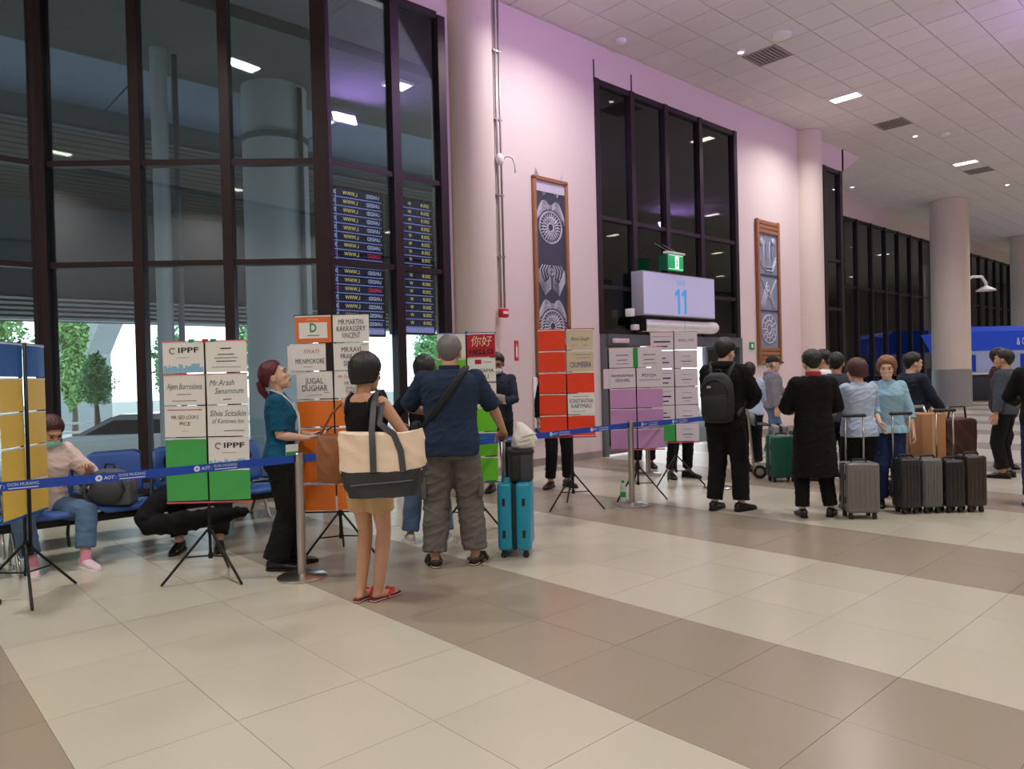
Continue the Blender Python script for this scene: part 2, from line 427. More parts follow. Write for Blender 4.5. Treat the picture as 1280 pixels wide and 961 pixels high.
# ------------------------------------------------------------------ outside the glass
M_CONC = mat('concrete_grey', (150, 156, 160), 0.85, 0, 3, 0.06, 0.05, 30)
M_SOFF = mat('soffit_dark_grey', (64, 68, 65), 0.8, 0, .6, 0.08)
M_SOFB = mat('soffit_blue_grey', (104, 124, 146), 0.6, 0, .4, 0.05)
M_FASC = mat('fascia_slate', (70, 84, 92), 0.7, 0, .5, 0.05)
tag(boxo('ground_outside', -40, 90, YO + .3, 70, -.9, -.6, mat('asphalt_pale', (168, 168, 166), 0.9, 0, .8, 0.06)), 'pale forecourt road outside the terminal', kind='structure')
so = empty('canopy', (0, 0, 0), label='dark soffit of the drop-off canopy outside the glass', kind='structure')
boxo('soffit_panel', -40, 90, YO + .3, 13.9, 7.0, 7.3, M_SOFF, so)
for k in range(14):
    boxo('soffit_panel', -20 + k * 4.0 + .02, -16 + k * 4.0 - .02, 13.9, 16.4, 7.0, 7.2, M_SOFB, so)
boxo('beam', -40, 90, 16.4, 16.8, 6.55, 7.3, M_FASC, so)
boxo('pipe_rail', -40, 90, 16.25, 16.3, 6.4, 6.45, M_FASC, so)
for k in range(18): boxo('deck_rib', -40, 90, 16.8 + k * .42, 16.8 + k * .42 + .34, 6.62, 6.9, M_SOFF, so)
for k in range(20): boxo('fascia_panel', -30 + k * 4.6 + .02, -30 + k * 4.6 + 4.58, 24.0, 24.2, 3.98, 7.0, M_FASC, so)
M_LOUV = mat('louvre_grey', (176, 184, 188), 0.5)
for k in range(5): boxo('louvre', -30, 62, 23.7, 24.15, 3.32 + k * .135, 3.32 + k * .135 + .07, M_LOUV, so, rot=None)
boxo('louvre_back', -30, 62, 24.16, 24.3, 3.3, 4.0, M_FASC, so)
boxo('canopy_roof', -40, 90, YO + .3, 24.3, 7.4, 7.6, M_FASC, so)
M_LAMP2 = mat('canopy_lamp', (255, 250, 240), 0.5, emis=5)
for k, (x, y) in enumerate([(6.3, 13.3), (7.8, 11.6), (0.2, 12.6), (12.4, 12.2), (14.4, 13.4), (19, 12.6), (26, 13), (33, 13)]):
    e = empty('canopy_light', (x, y, 7.0), label='lit rectangular light under the outdoor canopy soffit', cat='ceiling light', group='canopy lights')
    boxo('housing', -.24, .24, -.2, .2, -.05, .01, M_WHITE, e); boxo('diffuser', -.2, .2, -.16, .16, -.06, -.045, M_LAMP2, e)
def pier(x, y, r, z1, label, collar=None):
    e = empty('canopy_column', (x, y, -.6), label=label, cat='column')
    bm = bmesh.new(); cyl(bm, (0, 0), r, 0, z1 + .6, 36); bm_obj('shaft', bm, M_CONC, e, True, auto=40)
    if collar:
        bm = bmesh.new(); lathe(bm, [(r, collar - .06 + .6), (r + .03, collar - .05 + .6), (r + .03, collar + .05 + .6), (r, collar + .06 + .6)], 36); bm_obj('collar', bm, M_FASC, e, True, auto=40)
    bm = bmesh.new(); tube(bm, [(.2, -r - .04, .1), (.2, -r - .04, z1 + .5)], .05, 8, False); bm_obj('downpipe', bm, M_FASC, e, True)
pier(6.17, 13.37, .6, 7.0, 'round concrete canopy column outside the angled glazing', 6.0)
pier(12.6, 15.0, .6, 7.0, 'round concrete canopy column outside the gate doors', 6.0)
pier(3.95, 12.9, .13, 7.0, 'slim grey canopy post outside the angled glazing')
pier(24.0, 15.0, .6, 7.0, 'round concrete canopy column outside the far glazing', 6.0)
# viaduct pier far outside
e = empty('viaduct_pier', (8.4, 39.7, -.6), R_(-42), label='tall concrete viaduct pier beyond the forecourt', cat='pier')
bm = bmesh.new()
loft(bm, [[Vector((sx * w_, sy * 1.0, z)) for sx, sy in ((-1, -1), (1, -1), (1, 1), (-1, 1))] for w_, z in ((.75, 0), (.75, 3.6), (1.0, 4.2), (2.4, 7.2))])
bm_obj('pier_shaft', bm, M_CONC, e)
boxo('pier_cap', -3.6, 3.6, -1.6, 1.6, 7.2, 9.0, M_CONC, e)
tag(boxo('boundary_wall', -40, 90, 46, 46.3, -.6, .5, mat('boundary_pale', (214, 216, 214), 0.8)), 'low pale wall along the far side of the road', 'wall')

# ------------------------------------------------------------------ people
def voxelize(bm, vox, sm=4):
    me = bpy.data.meshes.new('m'); bmesh.ops.recalc_face_normals(bm, faces=bm.faces); bm.to_mesh(me); bm.free()
    o = bpy.data.objects.new('v', me); TMP.collection.objects.link(o)
    r = o.modifiers.new('r', 'REMESH'); r.mode = 'VOXEL'; r.voxel_size = vox; r.use_smooth_shade = True
    s = o.modifiers.new('s', 'SMOOTH'); s.factor = 0.5; s.iterations = sm
    TMP.view_layers[0].update(); dg = TMP.view_layers[0].depsgraph
    out = bpy.data.meshes.new_from_object(o.evaluated_get(dg))
    bpy.data.objects.remove(o); bpy.data.meshes.remove(me)
    return out
def wrinkle(me, amp, f=(9, 9, 16), seed=0):
    me.update()
    off = Vector((seed * 3.1, seed * 1.7, seed))
    ns = [v.normal.copy() for v in me.vertices]
    for v, n in zip(me.vertices, ns):
        c = v.co; p = Vector((c.x * f[0] + c.z * 4, c.y * f[1], c.z * f[2] + c.x * 5)) + off
        a = 1 - abs(noise.noise(p)) * 2
        b = noise.noise(p * 2.3)
        v.co = c + n * (amp * (a * a * (1 if a > 0 else -1) * .8 - .3 + b * .35))
def join_meshes(list_):
    bm = bmesh.new()
    for me in list_: bm.from_mesh(me)
    out = bpy.data.meshes.new('body'); bm.to_mesh(out); bm.free(); out.shade_smooth()
    for me in list_: bpy.data.meshes.remove(me)
    return out
def ik(a, b, la, lb, pole):
    d = b - a; L = d.length
    if L > (la + lb) * .995: b = a + d.normalized() * (la + lb) * .995; d = b - a; L = d.length
    x = (la * la - lb * lb + L * L) / (2 * L); h = math.sqrt(max(0, la * la - x * x))
    dn = d.normalized(); p = Vector(pole); p = p - dn * p.dot(dn)
    if p.length < 1e-6: p = Vector((0, 1, 0))
    return a + dn * x + p.normalized() * h, b
def hand(bm, w_, d, n, t, curl=0.5, spread=1.0):
    """w_ wrist, d finger direction, n where the palm looks, t thumb side"""
    d = Vector(d).normalized(); n = Vector(n); n = (n - d * n.dot(d)).normalized(); t0 = Vector(t)
    t = n.cross(d).normalized(); t = t if t.dot(t0) > 0 else -t
    rings = []
    for s, hw, th in ((-.02, .024, .02), (0, .026, .019), (.03, .037, .017), (.06, .042, .015), (.088, .040, .012)):
        rings.append([w_ + d * s + t * hw * math.cos(a) + n * th * math.sin(a) for a in [2 * math.pi * k / 12 for k in range(12)]])
    loft(bm, rings)
    for off, L, r in ((.031, .070, .0085), (.0105, .078, .0088), (-.0105, .072, .0085), (-.031, .056, .0078)):
        p = w_ + d * .075 + t * off; a = 0.0; pts = [p, p + d * .018]; p = pts[-1]
        ang = curl * .35
        for f in (.46, .31, .23):
            dd = (d * math.cos(ang) + n * math.sin(ang) + t * off * 1.5 * spread).normalized(); p = p + dd * L * f * 1.1; pts.append(p); ang += curl * 1.0
        tube(bm, pts, [r, r, r * .98, r * .92, r * .8], 8)
    p = w_ + d * .022 + t * .022
    dd = (d * .62 + t * .72 + n * .25).normalized(); q = p + dd * .042; d2_ = (d * .85 + t * .25 + n * .45 * curl).normalized(); e_ = q + d2_ * .034; g = e_ + (d2_ + n * .25 * curl).normalized() * .024
    tube(bm, [p, q, e_, g], [.014, .0115, .0095, .008], 8)

TORSO_M = [(.80, .120, .085, .012), (.86, .158, .108, .014), (.93, .170, .115, .014), (1.02, .158, .105, .008), (1.10, .150, .100, .002), (1.20, .160, .108, -.002), (1.30, .176, .118, -.002), (1.37, .182, .110, .006), (1.425, .168, .088, .014), (1.46, .110, .066, .020), (1.49, .062, .056, .024)]
TORSO_F = [(.80, .125, .090, .014), (.86, .165, .116, .018), (.93, .172, .118, .016), (1.02, .150, .100, .006), (1.09, .132, .090, .000), (1.19, .142, .096, .000), (1.28, .156, .120, -.012), (1.35, .158, .105, -.002), (1.41, .150, .080, .012), (1.45, .095, .060, .020), (1.48, .054, .050, .024)]
SKINM = dict(tan=mat('skin_tan', (198, 150, 122), .55, 0, 20, .05), light=mat('skin_light', (224, 182, 158), .55, 0, 20, .05), brown=mat('skin_brown', (168, 116, 88), .55, 0, 20, .05))
def hair_mat(name, col):
    m = mat(name, col, .42, 0, 0, 0, 0); nt = m.node_tree; b = nt.nodes['Principled BSDF']
    tc = nt.nodes.new('ShaderNodeTexCoord'); mp = nt.nodes.new('ShaderNodeMapping'); mp.inputs['Scale'].default_value = (130, 130, 14)
    n = nt.nodes.new('ShaderNodeTexNoise'); n.inputs['Scale'].default_value = 1; n.inputs['Detail'].default_value = 2
    bp = nt.nodes.new('ShaderNodeBump'); bp.inputs['Strength'].default_value = .6; bp.inputs['Distance'].default_value = .01
    nt.links.new(tc.outputs['Object'], mp.inputs[0]); nt.links.new(mp.outputs[0], n.inputs['Vector']); nt.links.new(n.outputs['Fac'], bp.inputs['Height']); nt.links.new(bp.outputs[0], b.inputs['Normal'])
    return m
HAIR = dict(black=hair_mat('hair_black', (20, 16, 16)), dark=hair_mat('hair_dark_brown', (34, 24, 22)), grey=hair_mat('hair_grey', (112, 108, 106)), red=hair_mat('hair_maroon', (92, 26, 34)), brown=hair_mat('hair_brown', (130, 86, 58)), maroon=hair_mat('hair_auburn', (74, 38, 34)))
def cloth(name, col, rough=.85, bump=.25, bscale=140, n=.06):
    return mat('cloth_' + name, col, rough, 0, 6, n, bump * .3, bscale, .25)
M_EYE = mat('eye_dark', (28, 20, 18), .2); M_LIP = mat('lips', (160, 88, 84), .5)

class Fig:
    def __init__(s, label, loc, phi, H=1.7, female=False, w=1.0, d=1.0, skin='tan', lean=0, side=0, hipz=.935, twist=0,
                 head=(0, 0), la=None, ra=None, ll=None, rl=None, vox=.012, cat='person', belly=0, lp=None, rp=None, lk=None, rk=None):
        """phi: 0 = back to the camera, 90 = facing right, 180 = facing the camera. la/ra wrist targets, ll/rl (x, y, z, footyaw)"""
        a = R_(phi); h = FW * math.cos(a) + RT * math.sin(a)
        s.k = H / 1.75; s.w = w; s.d = d; s.f = female; s.vox = vox; s.belly = belly
        s.root = empty('person', (loc[0], loc[1], 0), math.atan2(h.x, -h.y), label, cat)
        s.root.scale = (s.k,) * 3
        s.skin = SKINM[skin]; s.hipz = hipz
        s.Rt = Matrix.Rotation(R_(twist), 3, 'Z') @ Matrix.Rotation(R_(side), 3, 'Y') @ Matrix.Rotation(R_(lean), 3, 'X')
        s.tor = TORSO_F if female else TORSO_M
        sw = (.152 if female else .18) * (1 + (w - 1) * .8)
        hw = .088 * (1 + (w - 1) * .5)
        s.sh = {1: s.T((sw, .012, 1.405)), -1: s.T((-sw, .012, 1.405))}
        s.hp = {1: Vector((hw, .01, hipz - .03)), -1: Vector((-hw, .01, hipz - .03))}
        s.wr = {}; s.el = {}; s.an = {}; s.kn = {}; s.fy = {}
        for sd, tg, pl in ((1, la, lp), (-1, ra, rp)):
            tg = tg or (sd * (sw + .09), -.03, .84)
            s.el[sd], s.wr[sd] = ik(s.sh[sd], Vector(tg), .285, .25, pl or (sd * .5, .6, -.3))
        for sd, tg, pl in ((1, ll, lk), (-1, rl, rk)):
            tg = tg or (sd * .11, .0, .09, sd * 8)
            s.kn[sd], s.an[sd] = ik(s.hp[sd], Vector(tg[:3]), .425, .405, pl or (0, -1, 0)); s.fy[sd] = tg[3] if len(tg) > 3 else 0
        s.hc = s.T((0, -.005, 1.625)); nb = s.T((0, .02, 1.46))
        s.hR = s.Rt @ Matrix.Rotation(R_(head[0]), 3, 'Z') @ Matrix.Rotation(R_(head[1]), 3, 'X')
        s.hc = s.T((0, .02, 1.505)) + s.hR @ Vector((0, -.026, .104)); s.hR = s.hR * 1.1
    def T(s, p):
        p = Vector(p); return Vector((0, 0, s.hipz)) + s.Rt @ (p - Vector((0, 0, .92)))
    def Hd(s, p): return s.hc + s.hR @ Vector(p)
    def ringz(s, z):
        t = s.tor
        if z <= t[0][0]: return t[0][1:]
        for a, b in zip(t, t[1:]):
            if a[0] <= z <= b[0]:
                q = (z - a[0]) / (b[0] - a[0]); return tuple(a[i] + (b[i] - a[i]) * q for i in (1, 2, 3))
        return t[-1][1:]
    def tring(s, z, off=0, n=20, fx=1, fy=1):
        hx, hy, yo = s.ringz(z); g = 1 + (s.w - 1); hx = hx * g * fx + off; hy = hy * s.d * (1 + (s.w - 1) * .6) * fy + off
        b = s.belly * math.exp(-((z - 1.08) / .12) ** 2)
        out = []
        for k in range(n):
            a = 2 * math.pi * k / n; c, si = math.cos(a), math.sin(a); e = .82
            x = hx * abs(c) ** e * (1 if c > 0 else -1); y = hy * abs(si) ** e * (1 if si > 0 else -1)
            if y < 0: y -= b * (abs(si) ** 1.5)
            out.append(s.T((x, y + yo, z)))
        return out
    def path(s, a, b, c, f0, f1):
        la, lb = (b - a).length, (c - b).length
        def at(f): return a + (b - a) * f if f <= 1 else b + (c - b) * (f - 1)
        fs = sorted({f0, f1} | {f for f in (.0, .25, .5, .75, 1, 1.25, 1.5, 1.75, 2) if f0 < f < f1})
        return fs, [at(f) for f in fs]
    @staticmethod
    def interp(tab, f):
        if f <= tab[0][0]: return tab[0][1]
        for a, b in zip(tab, tab[1:]):
            if a[0] <= f <= b[0]: return a[1] + (b[1] - a[1]) * (f - a[0]) / (b[0] - a[0])
        return tab[-1][1]
    def body(s, hands=None, curl=.55, mouth=True, eyes=True, barefoot=False):
        g = .92 if s.f else 1.0
        bm = bmesh.new()
        loft(bm, [s.tring(z) for z in [.86, .93, 1.02, 1.1, 1.2, 1.3, 1.37, 1.42, 1.455, 1.475]])
        AR = [(0, .056), (.5, .049), (1, .040), (1.25, .042), (2, .026)]; LG = [(0, .088), (.5, .074), (1, .054), (1.3, .056), (2, .037)]
        for sd in (1, -1):
            fs, p = s.path(s.sh[sd], s.el[sd], s.wr[sd], 0, 2); tube(bm, p, [s.interp(AR, f) * g * (1 + (s.w - 1) * .5) for f in fs], 10)
            fs, p = s.path(s.hp[sd], s.kn[sd], s.an[sd], 0, 2); tube(bm, p, [s.interp(LG, f) * (1 + (s.w - 1) * .5) for f in fs], 12)
            fd = Matrix.Rotation(R_(s.fy[sd]), 3, 'Z') @ Vector((0, -1, 0)); a = s.an[sd]; z0 = a.z - .09
            fz = Vector((0, 0, 1))
            tube(bm, [a, a + fd * -.03 - fz * .045, a + fd * .05 - fz * .055, a + fd * .13 - fz * .068, a + fd * .175 - fz * .072], [.036, .034, .033, .026, .016], 10)
        m1 = voxelize(bm, s.vox, 3)
        bm = bmesh.new()
        E = lambda c, r: ellipsoid(bm, s.Hd(c), r, 16, 10, s.hR)
        E((0, .014, .028), (.074, .093, .090)); E((0, -.026, -.012), (.064, .066, .080)); E((0, -.032, -.062), (.052, .056, .046)); E((0, -.052, -.090), (.028, .032, .022))
        E((0, -.070, .030), (.050, .026, .020)); E((.032, -.072, -.018), (.022, .018, .02)); E((-.032, -.072, -.018), (.022, .018, .02))
        tube(bm, [s.Hd((0, -.084, .015)), s.Hd((0, -.095, -.012)), s.Hd((0, -.096, -.024))], [.008, .011, .0125], 8)
        E((0, -.086, -.052), (.024, .012, .010)); E((0, -.083, -.064), (.02, .011, .009))
        for sd in (1, -1): E((sd * .075, .012, -.008), (.010, .021, .032))
        nk = .050 if s.f else .058
        tube(bm, [s.Hd((0, .018, -.04)), s.T((0, .022, 1.50)), s.T((0, .022, 1.44)), s.T((0, .02, 1.38))], [nk, nk, nk * 1.15, nk * 1.4], 14)
        m2 = voxelize(bm, max(.0055, s.vox * .55), 3)
        ms = [m1, m2]
        for sd in (1, -1):
            hh = (hands or {}).get(sd)
            fa = (s.wr[sd] - s.el[sd]).normalized()
            dd, nn, cu = (hh if hh else (fa, Vector((-sd, 0, 0)) if abs(fa.z) > .6 else Vector((0, 0, -1)), curl))
            bm = bmesh.new(); th = Vector((0, -1, 0)) if abs(Vector(dd).z) > .6 else (Vector((-sd, 0, .3)) if abs(Vector(nn).z) > .5 else Vector((0, -.2, 1)))
            tube(bm, [s.wr[sd] - fa * .05, s.wr[sd]], [.029 * g, .026 * g], 10)
            hand(bm, s.wr[sd], dd, nn, th, cu)
            ms.append(voxelize(bm, max(.0042, s.vox * .42), 1))
        s.bo = mesh_obj('body', join_meshes(ms), s.skin, s.root)
        if eyes:
            for sd in (1, -1):
                bm = bmesh.new(); ellipsoid(bm, s.Hd((sd * .031, -.086, .008)), (.0125, .006, .0062), 10, 6, s.hR); bm_obj('eye', bm, M_EYE, s.root, True)
                bm = bmesh.new(); tube(bm, [s.Hd((sd * .016, -.0945, .028)), s.Hd((sd * .033, -.092, .033)), s.Hd((sd * .050, -.080, .028))], .0042, 6); bm_obj('eyebrow', bm, HAIR['dark'], s.root, True)
            if mouth:
                bm = bmesh.new(); tube(bm, [s.Hd((-.022, -.088, -.057)), s.Hd((0, -.0985, -.058)), s.Hd((.022, -.088, -.057))], [.003, .0062, .003], 8); bm_obj('lips', bm, M_LIP, s.root, True)
        return s
    def cloth(s, name, me, m, wr=.006, seed=0):
        if wr: wrinkle(me, wr, seed=seed)
        return mesh_obj(name, me, m, s.root)
    def top(s, m, name='shirt', hem=.84, sleeve=.75, off=.016, sl=1.12, flare=0, wr=.006, neck=1.478, vox=None, low=None, seed=1):
        """garment from hem to neck with sleeves down to fraction `sleeve` of the arm (2 = wrist)"""
        bm = bmesh.new()
        zs = [hem + (1.0 - hem) * q for q in (0, .3, .65)] + [1.0, 1.1, 1.2, 1.3, 1.37, 1.42, 1.45, neck]
        rings = []
        for z in zs:
            fl_ = 1 + flare * max(0, (1.05 - z))
            o = off if z < 1.44 else off * .6
            r = s.tring(max(z, .86) if hem < .86 else z, o, 24, fl_, fl_)
            if z < .86: r = [v + (s.Rt @ Vector((0, 0, z - .86))) for v in r]
            rings.append(r)
        loft(bm, rings)
        AR = [(0, .060), (.5, .054), (1, .048), (1.3, .047), (2, .036)]
        g = (.93 if s.f else 1.0) * sl * (1 + (s.w - 1) * .4)
        if sleeve > 0:
            for sd in (1, -1):
                fs, p = s.path(s.sh[sd] + s.Rt @ Vector((-sd * .02, 0, .0)), s.el[sd], s.wr[sd], 0, sleeve)
                tube(bm, p, [s.interp(AR, f) * g + off * .35 for f in fs], 14, False)
                ellipsoid(bm, s.sh[sd] + s.Rt @ Vector((-sd * .012, 0, .002)), (.062 * g, .062 * g, .058 * g), 12, 8)
        me = voxelize(bm, vox or s.vox * .92, 3)
        return s.cloth(name, me, m, wr, seed)
    def legs(s, m, name='trousers', end=1.9, fit=(.098, .082, .075, .07), waist=.955, off=.012, wr=.006, vox=None, seed=2):
        bm = bmesh.new()
        loft(bm, [s.tring(z, off, 24) for z in (.80, .86, .93, .98, waist)])
        LG = [(0, fit[0]), (.5, (fit[0] + fit[1]) / 2), (1, fit[1]), (1.5, fit[2]), (2, fit[3])]
        g = (1 + (s.w - 1) * .55)
        for sd in (1, -1):
            fs, p = s.path(s.hp[sd], s.kn[sd], s.an[sd] + Vector((0, .008, 0)), 0, end); tube(bm, p, [s.interp(LG, f) * g for f in fs], 16, False)
            ellipsoid(bm, s.hp[sd], (fit[0] * g, fit[0] * g * 1.05, fit[0] * g), 14, 8)
        me = voxelize(bm, vox or s.vox * .92, 3)
        return s.cloth(name, me, m, wr, seed)
    def shoes(s, m, sole=M_BLACK, style='shoe'):
        for sd in (1, -1):
            fd = Matrix.Rotation(R_(s.fy[sd]), 3, 'Z') @ Vector((0, -1, 0)); sx = Vector((-fd.y, fd.x, 0)); a = s.an[sd]; b = Vector((a.x, a.y, a.z - .09))
            if style in ('flipflop', 'sandal'):
                bm = bmesh.new(); P = [(-.075, .018), (-.06, .033), (0, .032), (.06, .038), (.12, .046), (.17, .042), (.2, .02)]
                out = [b + fd * t + sx * q for t, q in P] + [b + fd * t - sx * q for t, q in P[::-1]]
                loft(bm, [[v + Vector((0, 0, z)) for v in out] for z in (.001, .022)]); sh = bm_obj('sandal', bm, m, s.root)
                bm = bmesh.new(); loft(bm, [[b + (v - b) * 1.01 + Vector((0, 0, z)) for v in out] for z in (.008, .013)]); bm_obj('sole_stripe', bm, M_WHITE, sh)
                bm = bmesh.new()
                if style == 'flipflop':
                    for q in (1, -1): tube(bm, [b + fd * .145 + Vector((0, 0, .028)), b + fd * .11 + sx * q * .028 + Vector((0, 0, .062)), b + fd * .05 + sx * q * .046 + Vector((0, 0, .02))], [.009, .014, .01], 8)
                else:
                    for t in (.02, .11): tube(bm, [b + fd * t + sx * .046 + Vector((0, 0, .02)), b + fd * t + sx * .03 + Vector((0, 0, .062 if t > .1 else .085)), b + fd * t - sx * .03 + Vector((0, 0, .062 if t > .1 else .085)), b + fd * t - sx * .046 + Vector((0, 0, .02))], .016, 8)
                    tube(bm, [b - fd * .055 + sx * .035 + Vector((0, 0, .05)), b - fd * .085 + Vector((0, 0, .055)), b - fd * .055 - sx * .035 + Vector((0, 0, .05)), b + fd * .02 - sx * .04 + Vector((0, 0, .05))], .014, 8)
                bm_obj('strap', bm, m if style == 'sandal' else mat('strap_red', (206, 52, 40), .5), sh, True)
                continue
            bm = bmesh.new()
            prof = [(-.088, .020, .075), (-.07, .034, .092), (-.02, .040, .098), (.05, .043, .082), (.11, .047, .062), (.17, .043, .05), (.205, .028, .038), (.218, .012, .028)]
            rings = []
            for t, hw, hz in prof:
                ring = []
                for k in range(12):
                    an = 2 * math.pi * k / 12; c, q = math.cos(an), math.sin(an)
                    ring.append(b + fd * t + sx * hw * (abs(c) ** .7) * (1 if c > 0 else -1) + Vector((0, 0, .014 + (hz - .014) * (.5 + .5 * (abs(q) ** .8) * (1 if q > 0 else -1)))))
                rings.append(ring)
            loft(bm, rings); bmesh.ops.subdivide_edges(bm, edges=bm.edges[:], cuts=1, smooth=.6, use_grid_fill=True)
            sh = bm_obj('shoe', bm, m, s.root, True)
            bm = bmesh.new(); P = [(-.092, .018), (-.075, .036), (-.02, .040), (.05, .044), (.11, .05), (.17, .046), (.21, .028), (.222, .01)]
            out = [b + fd * t + sx * q for t, q in P] + [b + fd * t - sx * q for t, q in P[::-1]]
            loft(bm, [[v + Vector((0, 0, z)) for v in out] for z in (.001, .026)]); bm_obj('sole', bm, sole, sh)
    def hair(s, m, front=66, side=102, back=154, taper=.32, thick=.012, puff=1.0, seed=0, name='hair'):
        """front/side/back: how far the hair reaches down the skull, degrees from the crown; drop_*: length hanging below"""
        bm = bmesh.new(); NA, NV = 56, 18; c = Vector((0, .014, .028)); rx, ry, rz = .078 * puff, .097 * puff, .094 * puff
        outer, inner = [], []
        for i in range(NA):
            az = 2 * math.pi * i / NA; dx, dy = math.sin(az), -math.cos(az)       # az 0 = front
            f = (1 - math.cos(az)) / 2                                           # 0 front .. 1 back
            if f < .5: q = f / .5; q = q * q * (3 - 2 * q); mx = front + (side - front) * q
            else: q = (f - .5) / .5; q = q * q * (3 - 2 * q); mx = side + (back - side) * q
            mx += 3 * noise.noise(Vector((math.sin(az) * 4, math.cos(az) * 4, seed)))
            co, ci = [], []
            for j in range(NV + 1):
                ar = R_(mx) * j / NV; th = min(ar, math.pi / 2); ex = max(0, ar - math.pi / 2) * .095; t = j / NV
                nz = 1 + .045 * noise.noise(Vector((dx * 5 + seed, dy * 5, ar * 4))) + .012 * math.sin(az * 23 + seed) + .012 * noise.noise(Vector((dx * 16, dy * 16, ar * 3 + seed)))
                tk = thick * (1 - .8 * t ** 6) * (1.0 + .25 * math.cos(ar))
                sn, cs = math.sin(th), math.cos(th); sn *= 1 - taper * (ex / .09) ** 2
                for lst, o in ((co, tk), (ci, -.010)):
                    lst.append(Vector((c.x + dx * sn * (rx + o) * nz, c.y + dy * sn * (ry + o) * nz, c.z + cs * (rz + o) * nz - ex)))
            outer.append(co); inner.append(ci)
        vo = [[bm.verts.new(s.Hd(p)) for p in r[1:]] for r in outer]; vi = [[bm.verts.new(s.Hd(p)) for p in r[1:]] for r in inner]
        to = bm.verts.new(s.Hd(outer[0][0])); ti = bm.verts.new(s.Hd(inner[0][0]))
        for i in range(NA):
            k = (i + 1) % NA
            bm.faces.new((to, vo[i][0], vo[k][0])); bm.faces.new((ti, vi[k][0], vi[i][0]))
            for j in range(NV - 1):
                bm.faces.new((vo[i][j], vo[i][j + 1], vo[k][j + 1], vo[k][j])); bm.faces.new((vi[i][j], vi[k][j], vi[k][j + 1], vi[i][j + 1]))
            bm.faces.new((vo[i][-1], vi[i][-1], vi[k][-1], vo[k][-1]))
        return bm_obj(name, bm, m, s.root, True)
    def part(s, name, m, fn, smooth=True, parent=None):
        bm = bmesh.new(); fn(bm); return bm_obj(name, bm, m, parent or s.root, smooth, auto=50)
    def collar(s, m, z=1.455, r=.070, h=.045):
        def f(bm):
            rings = []
            for rr, zz in ((r, 0), (r * .98, h), (r * .9, h + .004), (r * .9, .0)):
                rings.append([s.T((rr * 1.0 * math.cos(a), rr * .95 * math.sin(a) + .02 + (.0), z + zz - (.018 if math.sin(a) < 0 else 0) * (1 if zz == 0 else 1.6))) for a in [2 * math.pi * k / 24 for k in range(24)]])
            loft(bm, rings + [rings[0]], False)
        return s.part('collar', m, f)
    def W(s, p):   # person space to world, for things carried
        M = Matrix.Translation(s.root.location) @ Matrix.Rotation(s.root.rotation_euler.z, 4, 'Z') @ Matrix.Scale(s.k, 4)
        return M @ Vector(p)
    def carry(s, name, label, cat, group=None):
        e = empty(name, s.root.location, s.root.rotation_euler.z, label, cat, group); e.scale = s.root.scale; return e

# ------------------------------------------------------------------ the people in the hall
NAVY = cloth('navy_polo', (38, 52, 76)); TEAL = cloth('teal_polo', (18, 84, 112)); BLK = cloth('black', (20, 19, 21), .9); BLKC = cloth('black_coat', (16, 14, 16), .9)
KHAKI = cloth('khaki', (196, 164, 120)); CARGO = cloth('grey_cargo', (104, 100, 96)); JEAN = cloth('blue_jeans', (86, 112, 142), .85, .3); JEAND = cloth('dark_jeans', (40, 52, 92))
LBLUE = cloth('light_blue', (178, 194, 220)); SKY = cloth('sky_blue_knit', (150, 190, 210)); GREYH = cloth('grey_hoodie', (134, 132, 142)); NAVJ = cloth('navy_jacket', (38, 44, 60)); WHT = cloth('white_shirt', (226, 224, 224)); CREAM = cloth('cream_top', (226, 206, 196))
LEATH = mat('black_leather', (22, 20, 20), .35, 0, 0, 0, .05, 120); SUEDE = mat('dark_sandal', (56, 52, 48), .7); SNK = mat('sneaker_white', (196, 192, 186), .6)

# woman with the tote bag
p = Fig('woman with short black bob in black sleeveless top, khaki shorts and flip-flops', (2.51, 4.20), 26, 1.60, True, w=.98, skin='tan', head=(-8, 4),
        ll=(.062, .03, .09, 4), rl=(-.05, -.03, .09, -12), la=(.02, -.36, 1.18), ra=(-.21, -.24, 1.02), rp=(-.7, .15, -.4), lp=(.7, .1, -.5), vox=.009)
p.body(eyes=True)
p.top(BLK, 'tank_top', .93, 0, .010, neck=1.405, wr=.004)
def straps(bm):
    for sd in (1, -1):
        tube(bm, [p.T((sd * .10, -.085, 1.34)), p.T((sd * .105, -.05, 1.42)), p.T((sd * .100, .02, 1.462)), p.T((sd * .100, .075, 1.42)), p.T((sd * .095, .10, 1.34))], .019, 8, True)
p.part('shoulder_strap', BLK, straps)
p.legs(KHAKI, 'shorts', .62, (.104, .098, .09, .09), 1.06, .014, .005)
p.hair(HAIR['black'], 70, 142, 150, .10, .020, 1.04, 3)
p.shoes(mat('flipflop_burgundy', (112, 30, 44), .6), style='flipflop')
WOMAN = p

